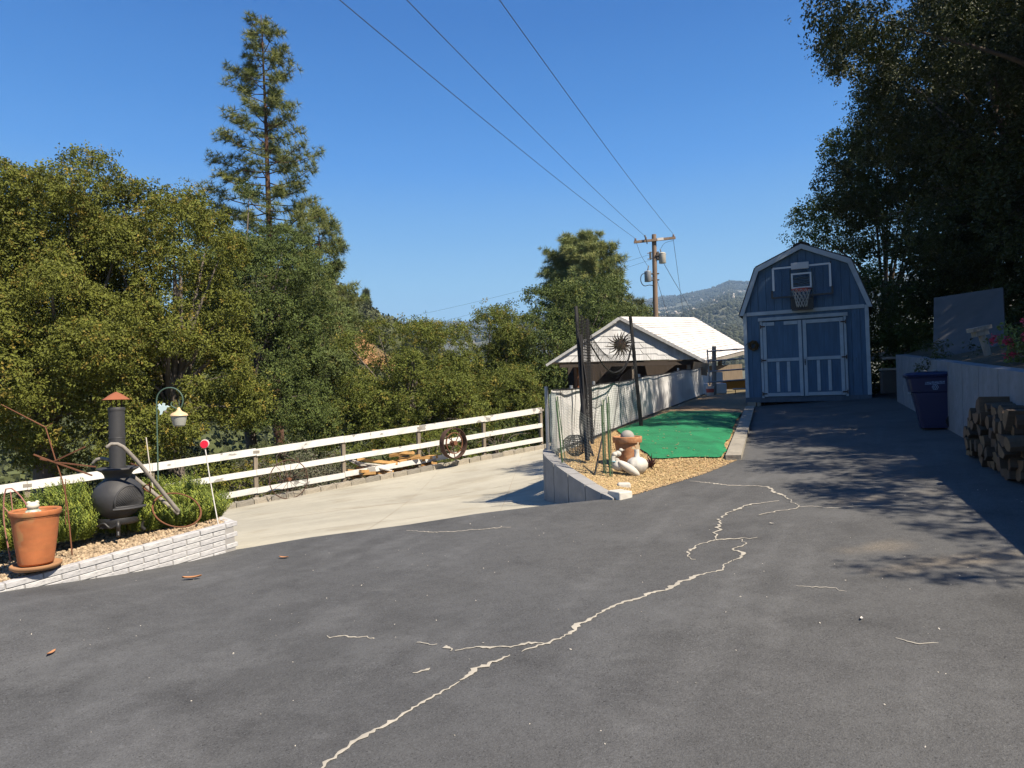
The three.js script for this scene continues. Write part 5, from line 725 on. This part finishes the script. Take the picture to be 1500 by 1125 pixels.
// ------------------------------------------------------------------ shed
{
  const px = 7.57, pz = -17.57, py = 1.30, yaw = -24.8 * R, T = thing('garden_shed', 'blue barn roofed garden shed with pale trimmed double doors', 'shed', [px, py, pz], yaw); T.scale.set(.975, 1.11, 1);
  const hw = 1.525, dep = 2.3, prof = x => { const a = Math.abs(x); return a < 1.1 ? lerp(3.62, 3.2, a / 1.1) : lerp(3.2, 2.14, (a - 1.1) / (hw - 1.1)); };
  // siding boards of the front, cut to the gambrel
  const nB = 15, bw = 2 * hw / nB, sv = [M.shedBlue, mat(.076, .157, .268, { map: woodT, roughness: .75, bumpMap: woodT, bumpScale: .002 }), mat(.088, .178, .300, { map: woodT, roughness: .75, bumpMap: woodT, bumpScale: .002 })], r = rng(2);
  for (let i = 0; i < nB; i++) { const a = -hw + i * bw + .006, b = -hw + (i + 1) * bw - .006, s = new THREE.Shape(); s.moveTo(a, .14); s.lineTo(b, .14); s.lineTo(b, prof(b)); for (const k of [1.1, 0, -1.1]) if (k > a && k < b) s.lineTo(k, prof(k)); s.lineTo(a, prof(a)); const g = new THREE.ExtrudeGeometry(s, { depth: .02, bevelEnabled: true, bevelSize: .003, bevelThickness: .003, bevelSegments: 1 }); g.translate(0, 0, -.02); mesh('siding_board', g, sv[Math.floor(r() * 3)], T); }
  const bs = new THREE.Shape(); [[-hw, .14], [hw, .14], [hw, 2.13], [1.1, 3.19], [0, 3.6], [-1.1, 3.19], [-hw, 2.13]].forEach((p, i) => i ? bs.lineTo(...p) : bs.moveTo(...p));
  mesh('back_wall', new THREE.ExtrudeGeometry(bs, { depth: .05, bevelEnabled: false }).translate(0, 0, -dep), M.shedBlue, T);
  mesh('inner_wall', new THREE.ExtrudeGeometry(bs, { depth: .03, bevelEnabled: false }).translate(0, 0, -.065), M.shedBlue, T);
  for (const s of [-1, 1]) mesh('side_wall', box(.04, 2.0, dep - .1, s * (hw - .02), 1.14, -dep / 2 - .02), M.shedBlue, T);
  // roof slabs
  const tip = [1.61, 2.12], kn = [1.16, 3.235], apx = [0, 3.69];
  const slab = (a, b, z0, z1, th) => { const s = new THREE.Shape(), dx = b[0] - a[0], dy = b[1] - a[1], l = Math.hypot(dx, dy), nx = -dy / l * th, ny = dx / l * th; const f = ny < 0 ? -1 : 1; s.moveTo(...a); s.lineTo(...b); s.lineTo(b[0] + nx * f, b[1] + ny * f); s.lineTo(a[0] + nx * f, a[1] + ny * f); return new THREE.ExtrudeGeometry(s, { depth: z1 - z0, bevelEnabled: false }).translate(0, 0, z0); };
  for (const s of [-1, 1]) { const m = p => [p[0] * s, p[1]]; mesh('roof_slab', slab(m(tip), m(kn), -dep - .1, .1, .03), M.shingleDark, T); mesh('roof_slab', slab(m(kn), m(apx), -dep - .1, .1, .03), M.shingleDark, T);
    const inn = (p, k) => [p[0] * s * k, p[1] - .11]; const tr = (a, b, a2, b2) => { const q = new THREE.Shape(); q.moveTo(...a); q.lineTo(...b); q.lineTo(...b2); q.lineTo(...a2); return new THREE.ExtrudeGeometry(q, { depth: .025, bevelEnabled: true, bevelSize: .003, bevelThickness: .003, bevelSegments: 1 }).translate(0, 0, .075); };
    mesh('rake_trim', tr(m(tip), m(kn), [s * (tip[0] - .105), tip[1]], [s * (kn[0] - .075), kn[1] - .09]), M.shedTrim, T); mesh('rake_trim', tr(m([kn[0] - .002, kn[1]]), m(apx), [s * (kn[0] - .08), kn[1] - .09], [0, apx[1] - .105]), M.shedTrim, T);
    mesh('corner_trim', rbox(.09, 2.02, .03, s * (hw - .045), 1.17, .02, .004), M.shedTrim, T); }
  mesh('ridge_cap', slab([-.2, 3.665], [.0, 3.735], -dep - .1, .105, .02), M.shingleDark, T); mesh('ridge_cap', slab([.2, 3.665], [.0, 3.735], -dep - .1, .105, .02), M.shingleDark, T);
  mesh('belly_trim', rbox(2 * hw - .19, .085, .03, 0, 2.15, .02, .004), M.shedTrim, T);
  mesh('skirt', box(2 * hw, .12, .05, 0, .1, .0), mat(.10, .14, .19, { map: woodT }), T); mesh('skid', box(.1, .14, dep, -1.2, -.02, -dep / 2), M.greyWood, T); mesh('skid', box(.1, .14, dep, 1.2, -.02, -dep / 2), M.greyWood, T);
  mesh('foundation_block', rbox(.22, .16, .3, -1.38, -.03, -.1, .01), M.kerbStone, T);
  // doors
  const dx0 = -1.1, dx1 = 1.0, dy0 = .17, dy1 = 1.93, mid = (dx0 + dx1) / 2;
  mesh('door_header', rbox(2.18, .08, .045, -.05, 2.0, .045, .004), M.shedTrim, T); for (const [x, w] of [[dx0 + .03, .06], [dx1 - .03, .06]]) mesh('door_jamb', rbox(w, 1.82, .03, x, 1.05, .03, .004), M.shedTrim, T);
  for (const s of [0, 1]) {
    const a = s ? mid + .006 : dx0 + .066, b = s ? dx1 - .066 : mid - .006, w = b - a, D = mesh('door', box(w, dy1 - dy0, .02, (a + b) / 2, (dy0 + dy1) / 2, .03), sv[s], T);
    const z = .052, st = (x, y, ww, hh) => mesh('door_batten', rbox(ww, hh, .022, x, y, z, .003), M.shedTrim, D);
    st(a + .05, 1.05, .085, dy1 - dy0); st(b - .05, 1.05, .085, dy1 - dy0); if (s) st((a + b) / 2, dy1 - .045, w - .19, .08); else { st(a + .2, dy1 - .045, .2, .08); st(b - .27, dy1 - .045, .34, .08); } st((a + b) / 2, 1.03, w - .19, .075); st((a + b) / 2, dy0 + .045, w - .19, .08);
    for (const k of [1, 2]) st(lerp(a + .09, b - .09, k / 3), .63, .08, .7);
    for (const y of [dy0 + .07, 1.03, dy1 - .1]) mesh('hinge', [box(.1, .03, .012, s ? b - .02 : a + .02, y, .07), box(.025, .09, .014, s ? b + .045 : a - .045, y, .055)], M.rustDark, D);
  }
  mesh('door_handle', [box(.02, .14, .03, mid + .045, .95, .085), box(.03, .05, .02, mid + .045, .95, .07)], M.blackPlastic, T);
  // basketball goal
  const loc = (x, y, z) => V(x, y, z).applyAxisAngle(V(0, 1, 0), yaw).add(V(px, py, pz));
  const H = thing('basketball_goal', 'basketball goal with clear backboard fixed to the shed gable', 'basketball hoop', loc(-.02, 2.15 * 1.11, .14).toArray(), yaw);
  const bw2 = 1.42, w1 = mat(.62, .66, .70, { roughness: .5 });
  mesh('backboard', box(bw2 - .04, .8, .012, 0, .76, .05), new THREE.MeshPhysicalMaterial({ color: L(.75, .82, .9), transmission: 1, thickness: 0, roughness: .02, specularIntensity: .25, side: THREE.DoubleSide }), H);
  mesh('board_frame', [box(bw2, .045, .03, 0, .36, .05), box(.05, .2, .034, -bw2 / 2, .45, .05), box(.05, .2, .034, bw2 / 2, .45, .05), box(.03, .05, .03, -bw2 / 2 + .015, 1.15, .05), box(.03, .05, .03, bw2 / 2 - .015, 1.15, .05)], M.blackPlastic, H);
  mesh('border_line', [box(bw2 - .07, .045, .014, 0, 1.12, .058), box(.05, .58, .014, -bw2 / 2 + .04, .83, .058), box(.05, .58, .014, bw2 / 2 - .04, .83, .058)], w1, H);
  mesh('target_square', [box(.48, .04, .014, 0, .93, .06), box(.04, .34, .014, -.22, .74, .06), box(.04, .34, .014, .22, .74, .06), box(.48, .035, .014, 0, .575, .06)], w1, H);
  mesh('top_pad', rbox(.42, .17, .04, -.02, 1.13, .085, .01), mat(.50, .53, .57, { roughness: .5 }), H);
  mesh('mount', [box(.035, 1.0, .05, -.25, .55, .0), box(.035, 1.0, .05, .25, .55, 0), box(.5, .3, .02, 0, .16, .0), box(.5, .04, .05, 0, .02, .01), box(.5, .04, .05, 0, .3, .01), box(.44, .05, .03, 0, .82, .02), box(.44, .05, .03, 0, .68, .02)], M.blackPlastic, H);
  const om = mat(.52, .09, .06, { roughness: .5 }); mesh('rim', [new THREE.TorusGeometry(.225, .012, 8, 40).rotateX(Math.PI / 2).translate(0, .49, .31), box(.3, .1, .03, 0, .51, .075)], om, H);
  const net = []; for (let k = 0; k < 12; k++) for (const s of [-1, 1]) { const pts = []; for (let j = 0; j <= 5; j++) { const a = (k + s * j * .5) / 12 * 6.283, rr = lerp(.222, .12, Math.pow(j / 5, .7)); pts.push([rr * Math.cos(a), .48 - .085 * j, .31 + rr * Math.sin(a)]); } net.push(tube(pts, .006, .006, 4, false)); } mesh('net', net, mat(.55, .55, .52, { roughness: .9 }), H);
  const Wp = loc(-1.25, 1.55, .05), W = thing('dried_wreath', 'small dried brown wreath hanging on the shed front beside the door', 'wreath', Wp.toArray(), yaw), wl = [], wr = rng(66);
  mesh('ring', new THREE.TorusGeometry(.1, .035, 8, 24), mat(.09, .06, .03, { roughness: 1 }), W); for (let k = 0; k < 90; k++) { const a = wr() * 6.28, q = .1 + (wr() - .5) * .09; wl.push(tube([[q * Math.cos(a), q * Math.sin(a), .02], [(q + (wr() - .4) * .09) * Math.cos(a + .4), (q + (wr() - .4) * .09) * Math.sin(a + .4), .05 + .03 * wr()]], .012, .003, 4, false)); } mesh('leaves', wl, mat(.13, .085, .035, { roughness: 1 }), W);
}

// ------------------------------------------------------------------ right side: wall, bank, cart, firewood
{
  const W = thing('grey_block_wall', 'pale grey painted retaining wall along the shaded side of the drive', 'wall');
  const zs = []; for (let z = -3.2; z > -16; z -= .82) zs.push(z); const r = rng(19);
  for (let i = 0; i + 1 < zs.length; i++) { const a = [wallX(zs[i]) + .11, 0, zs[i] - .004], b = [wallX(zs[i + 1]) + .11, 0, zs[i + 1] + .004], ya = asp(a[0], a[2]), yb = asp(b[0], b[2]); const h = 1.06; a[1] = ya + h / 2 - .15; b[1] = yb + h / 2 - .15; mesh('wall_panel', bar(a, b, .2 + .004 * r(), h + .3), M.wallGrey, W); }
  const f = (u, v) => { const z = lerp(-2, -26, u), x0 = z > -16 ? wallX(z) + .12 : wallX(-16) + .12 + (z + 16) * -.1 + .9 * sstep(-16, -17.5, z), x = x0 + 16 * v * v + .02; return [x, asp(wallX(Math.max(z, -16)), Math.max(z, -16)) + .98 + 1.3 * sstep(0, .9, v) + .08 * fbm(x + 30, z + 30, 3), z]; };
  const o = sheet(60, 24, f, mat(1, 1, 1, { vertexColors: true, roughness: 1, bumpMap: bumpT, bumpScale: .05 }), 'oak_bank', .7, (x, y, z) => { const b = .6 + .7 * fbm(x * 2 + 30, z * 2 + 30, 4); return [.10 * b, .075 * b, .045 * b]; }); scene.add(struct(o));
  // leaning panel
  const P = thing('leaning_sheet', 'large flat grey sheet panel leaning behind the retaining wall', 'panel');
  const A = V(7.8, 2.1, -12.6), B = V(8.3, 3.36, -13.3), C = V(9.0, 3.4, -12.4), D = V(8.35, 2.1, -11.5); const g = new THREE.BufferGeometry(), nn = V().crossVectors(D.clone().sub(A), B.clone().sub(A)).normalize().multiplyScalar(.03), A2 = A.clone().add(nn), B2 = B.clone().add(nn), C2 = C.clone().add(nn), D2 = D.clone().add(nn), p = []; for (const q of [[A, B, C, D], [A2, B2, C2, D2], [A, B, B2, A2], [B, C, C2, B2], [C, D, D2, C2], [D, A, A2, D2]]) for (const k of [0, 1, 2, 0, 2, 3]) p.push(q[k].x, q[k].y, q[k].z); g.setAttribute('position', new THREE.Float32BufferAttribute(p, 3)); g.computeVertexNormals(); mesh('sheet', g, M.panelGrey, P);
  mesh('prop', bar([8.9, 1.9, -13.4], [8.7, 3.3, -12.9], .06, .06), M.greyWood, P);
  const Q = thing('tilted_post', 'tilted grey wooden post with a flat cap above the wall', 'post', [7.42, 1.95, -10.55]); mesh('post', tube([[0, -.1, 0], [-.07, .25, 0], [-.16, .56, 0]], .055, .05, 8), M.greyWood, Q); mesh('cap', [box(.3, .06, .16, -.17, .58, 0, 0, 0, .2), box(.2, .1, .12, -.16, .52, 0, 0, 0, .2)], M.greyWood, Q);
  // oleander with red pink flowers hanging over the wall
  const O = thing('flowering_oleander', 'bush with red pink flowers spilling over the grey wall', 'bush', [7.2, 1.75, -8.3]), m = [], c = [], fl = [], fc = [], st = [], q = rng(88);
  for (let i = 0; i < 60; i++) { const a = q() * 6.283, rr = .25 + .5 * q(), e = V(-.2 + Math.cos(a) * rr - .25 * q(), .1 + .62 * q(), Math.sin(a) * rr * 1.3); st.push(tube([[.1, -.1, 0], [e.x * .5, e.y * .9 + .1, e.z * .5], e], .008, .004, 5)); for (let k = 0; k < 12; k++) { const w = e.clone().multiplyScalar(1 - .5 * q()).add(V((q() - .5) * .12, .05 + (q() - .5) * .12, (q() - .5) * .12)), sc = .75 + .5 * q(); m.push(new THREE.Matrix4().compose(w, new THREE.Quaternion().setFromEuler(new THREE.Euler(q() * 6, q() * 6, q() * 6)), V(sc, sc, sc))); const b = .6 + .8 * q(); c.push(L(.13 * b, .17 * b, .05 * b)); } if (i % 2 === 0) for (let k = 0; k < 9; k++) { const sc = .35 + .25 * q(); fl.push(new THREE.Matrix4().compose(e.clone().add(V((q() - .5) * .09, .02 + (q() - .5) * .09, (q() - .5) * .09)), new THREE.Quaternion().setFromEuler(new THREE.Euler(q() * 6, q() * 6, q() * 6)), V(sc, sc, sc))); const b = .7 + .6 * q(); fc.push(L(.60 * b, .05 * b, .11 * b)); } }
  mesh('stems', st, M.bark, O); instanced('leaves', SPRIG_S, leafMat, m, O, c); instanced('flowers', SPRIG_S, mat(1, 1, 1, { roughness: .7 }), fl, O, fc);
  tree('ivy_clump', 'trailing dark ivy clump hanging over the wall behind the cart', 'plant', [7.8, 1.9, -11.9], [[7.8, 2.1, -11.9, .55, .28, .7]], { seed: 140, lobes: 26, lobeR: .18, dens: 500, scale: .7, pal: palDark, tips: .05, mat: leafMatDark });
}
{ // blue recycling cart
  const T = thing('recycling_cart', 'dark blue wheeled recycling cart beside the grey wall', 'recycling cart', [6.78, asp(6.78, -11.0), -11.0], -27 * R); T.scale.setScalar(.93);
  const lp = (pts, y) => pts.map(p => V(p[0], y, p[1])); const rect = (w, d, r) => { const o = []; for (const [sx, sz, a0] of [[1, 1, 0], [-1, 1, 90], [-1, -1, 180], [1, -1, 270]]) for (let k = 0; k <= 4; k++) { const a = (a0 + k * 22.5) * R; o.push([sx * (w / 2 - r) + r * Math.cos(a), sz * (d / 2 - r) + r * Math.sin(a)]); } return o; };
  const loft = (rings) => { const pos = [], idx = [], n = rings[0].length; rings.forEach((q, j) => { q.forEach(v => pos.push(v.x, v.y, v.z)); if (j) for (let k = 0; k < n; k++) { const a = (j - 1) * n + k, b = (j - 1) * n + (k + 1) % n, cc = j * n + k, d = j * n + (k + 1) % n; idx.push(a, cc, b, b, cc, d); } }); for (const e of [0, rings.length - 1]) { const ctr = pos.length / 3; let x = 0, y = 0, z = 0; rings[e].forEach(v => { x += v.x / n; y += v.y / n; z += v.z / n; }); pos.push(x, y, z); for (let k = 0; k < n; k++) idx.push(e * n + k, e * n + (k + 1) % n, ctr); } const g = new THREE.BufferGeometry(); g.setAttribute('position', new THREE.Float32BufferAttribute(pos, 3)); g.setIndex(idx); const h = g.toNonIndexed(); h.computeVertexNormals(); return h; };
  const sh = (q, dx) => q.map(p => [p[0] + dx, p[1]]);
  mesh('body', loft([lp(sh(rect(.56, .5, .05), .06), .02), lp(sh(rect(.62, .56, .05), .03), .4), lp(sh(rect(.68, .6, .05), .01), .62), lp(sh(rect(.72, .63, .05), 0), .64), lp(rect(.78, .68, .05), .86), lp(rect(.82, .7, .04), .9)]), M.cartBlue, T);
  mesh('lid', loft([lp(rect(.86, .74, .04), .895), lp(rect(.88, .76, .05), .93), lp(rect(.84, .72, .06), .965), lp(rect(.5, .4, .06), .985)]), M.cartBlue, T);
  for (const s of [-1, 1]) { const w = mesh('wheel', new THREE.CylinderGeometry(.13, .13, .06, 24).rotateX(Math.PI / 2).translate(.27, .13, s * .28), mat(.012, .012, .012, { roughness: .9 }), T); mesh('hub', new THREE.CylinderGeometry(.03, .03, .075, 12).rotateX(Math.PI / 2).translate(.27, .13, s * .28), mat(.3, .3, .3), w); }
  mesh('handle', tube([[.4, .9, -.25], [.47, .88, -.25], [.47, .88, .25], [.4, .9, .25]], .017, .017, 8, false), M.cartBlue, T); mesh('bar', tube([[-.34, .62, -.2], [-.37, .62, 0], [-.34, .62, .2]], .014, .014, 8), M.galv, T);
  // printed marks on the side: slanted line of close lettering strokes and a ring of six hexagons
  const pr = []; for (let k = 0; k < 15; k++) { const x = -.13 + k * .019; pr.push(box(.006, .034, .004, x, .79 + .0007 * k, .329, -.0, 0, -.25)); if (k % 2) pr.push(box(.015, .006, .004, x + .006, .775 + .0007 * k + .03 * (k % 3) * .5, .3295)); } pr.push(box(.29, .005, .004, 0, .769, .3285, 0, 0, .03));
  for (let k = 0; k < 6; k++) { const a = k * Math.PI / 3; const hx = []; for (let i = 0; i < 6; i++) { const b0 = i * Math.PI / 3, b1 = (i + 1) * Math.PI / 3, cx = .005 + .032 * Math.cos(a), cy = .715 + .032 * Math.sin(a); pr.push(bar([cx + .017 * Math.cos(b0), cy + .017 * Math.sin(b0), .3265], [cx + .017 * Math.cos(b1), cy + .017 * Math.sin(b1), .3265], .005, .005)); } }
  const prm = mesh('printed_mark', pr, M.printBlue, T); prm.position.z = .004;
  for (const [dx, dz, l] of [[-.12, .05, 'larger pale pebble lying on the blue cart lid'], [.04, .02, 'smaller pale pebble lying on the blue cart lid']]) { const g = new THREE.IcosahedronGeometry(.03, 1); g.scale(1.2, .6, 1); const o = tag(mesh('lid_stone', g, M.stoneGrey), l, 'stone'); const w = V(dx, .995, dz).multiplyScalar(.93).applyAxisAngle(V(0, 1, 0), -27 * R); o.position.set(6.78 + w.x, T.position.y + w.y, -11 + w.z); }
  // clutter between shed and wall
  const dm = mat(.06, .055, .05, { map: grainT, roughness: .9 });
  const S = thing('stacked_crates', 'dark stacked crates in the shade between shed and wall', 'crates', [9.15, 1.42, -16.4], -20 * R); for (const [x, y, w, h] of [[0, .35, .5, .55], [.42, .3, .34, .5]]) mesh('crate', rbox(w, h, .4, x, y, 0, .02), dm, S); mesh('board', box(.62, .05, .4, .05, .66, 0), M.greyWood, S); mesh('board', box(.7, .05, .4, .2, .93, -.1, 0, .1), M.greyWood, S); mesh('upright', box(.06, .5, .06, .4, .75, -.1), dm, S);
  tag(mesh('wooden_post', tube([[0, -.1, 0], [.02, .95, 0]], .06, .055, 8, false), M.greyWood), 'short wooden post standing by the far end of the grey wall', 'post').position.set(8.0, asp(8, -13.3), -13.3);
  tag(mesh('wooden_post', tube([[0, -.1, 0], [.03, .9, 0]], .055, .05, 8, false), M.greyWood), 'wooden post upright between the blue cart and the wall', 'post').position.set(7.35, asp(7.3, -10.75), -10.75);
}
{ // firewood stack: every log on its own
  const r = rng(23), kinds = [];
  for (let k = 0; k < 5; k++) { // variants: round logs and split wedges
    const g = new THREE.Group(), n = k < 2 ? 9 : 5, pr = []; for (let i = 0; i < n; i++) { const a = k < 2 ? i / n * 6.283 : (i / (n - 1)) * (k === 4 ? 3.1 : 1.7); const q = (k < 2 ? .072 : .105) * (.85 + .3 * r()); pr.push(new THREE.Vector2(Math.cos(a) * q, Math.sin(a) * q)); } if (k >= 2) pr.push(new THREE.Vector2(0, 0)); const s = new THREE.Shape(pr), e = new THREE.ExtrudeGeometry(s, { depth: .44, bevelEnabled: true, bevelSize: .004, bevelThickness: .004, bevelSegments: 1 }); e.center(); 
    kinds.push([clean(e, 3), clean(new THREE.ShapeGeometry(s).translate(0, 0, 0), 3)]);
    const bb = new THREE.Box3().setFromBufferAttribute(new THREE.ExtrudeGeometry(s, { depth: .44, bevelEnabled: false }).attributes.position), cx = (bb.min.x + bb.max.x) / 2, cy = (bb.min.y + bb.max.y) / 2; kinds[k][1].translate(-cx, -cy, 0);
  }
  const bark = [M.logBark, mat(.11, .075, .05, { map: woodT, roughness: 1 }), mat(.14, .10, .065, { map: woodT, roughness: 1 })], cut = [M.logCut, mat(.19, .12, .07, { map: woodT, roughness: .95 }), mat(.32, .20, .10, { map: woodT, roughness: .95 })];
  const cols = 14, ux = -.372, uz = .928;   // along the wall towards the camera
  let count = 0;
  for (let row = 0; row < 6; row++) for (let k = 0; k < cols; k++) {
    const s = k * .135 + (row % 2) * .065 + (r() - .5) * .03, maxRow = s < .12 ? 2.2 : s < .35 ? 4.4 : 6; if (row > maxRow) continue;
    const x0 = 5.95 + ux * s - .13, z0 = -8.35 + uz * s, kd = Math.floor(r() * 5), o = new THREE.Group(); o.name = numbered('firewood_log'); o.userData = { label: 'split firewood log stacked against the grey wall', category: 'firewood', group: 'logs in the firewood stack' };
    const b = new THREE.Mesh(kinds[kd][0], bark[Math.floor(r() * 3)]); b.name = 'bark'; b.castShadow = b.receiveShadow = true; o.add(b); const e = new THREE.Mesh(kinds[kd][1], cut[Math.floor(r() * 3)]); e.name = 'cut_end'; e.position.z = .2265; e.receiveShadow = true; o.add(e); const tw = r() * 6.283; b.rotation.z = tw; e.rotation.z = tw;
    o.position.set(x0 + (r() - .5) * .17, asp(x0, z0) + .07 + row * .115 + (r() - .5) * .015, z0); o.rotation.set((r() - .5) * .12, -Math.PI / 2 - .38 + (r() - .5) * .22, 0, 'YXZ'); scene.add(o); count++;
  }
}
renderer.render(scene, camera);
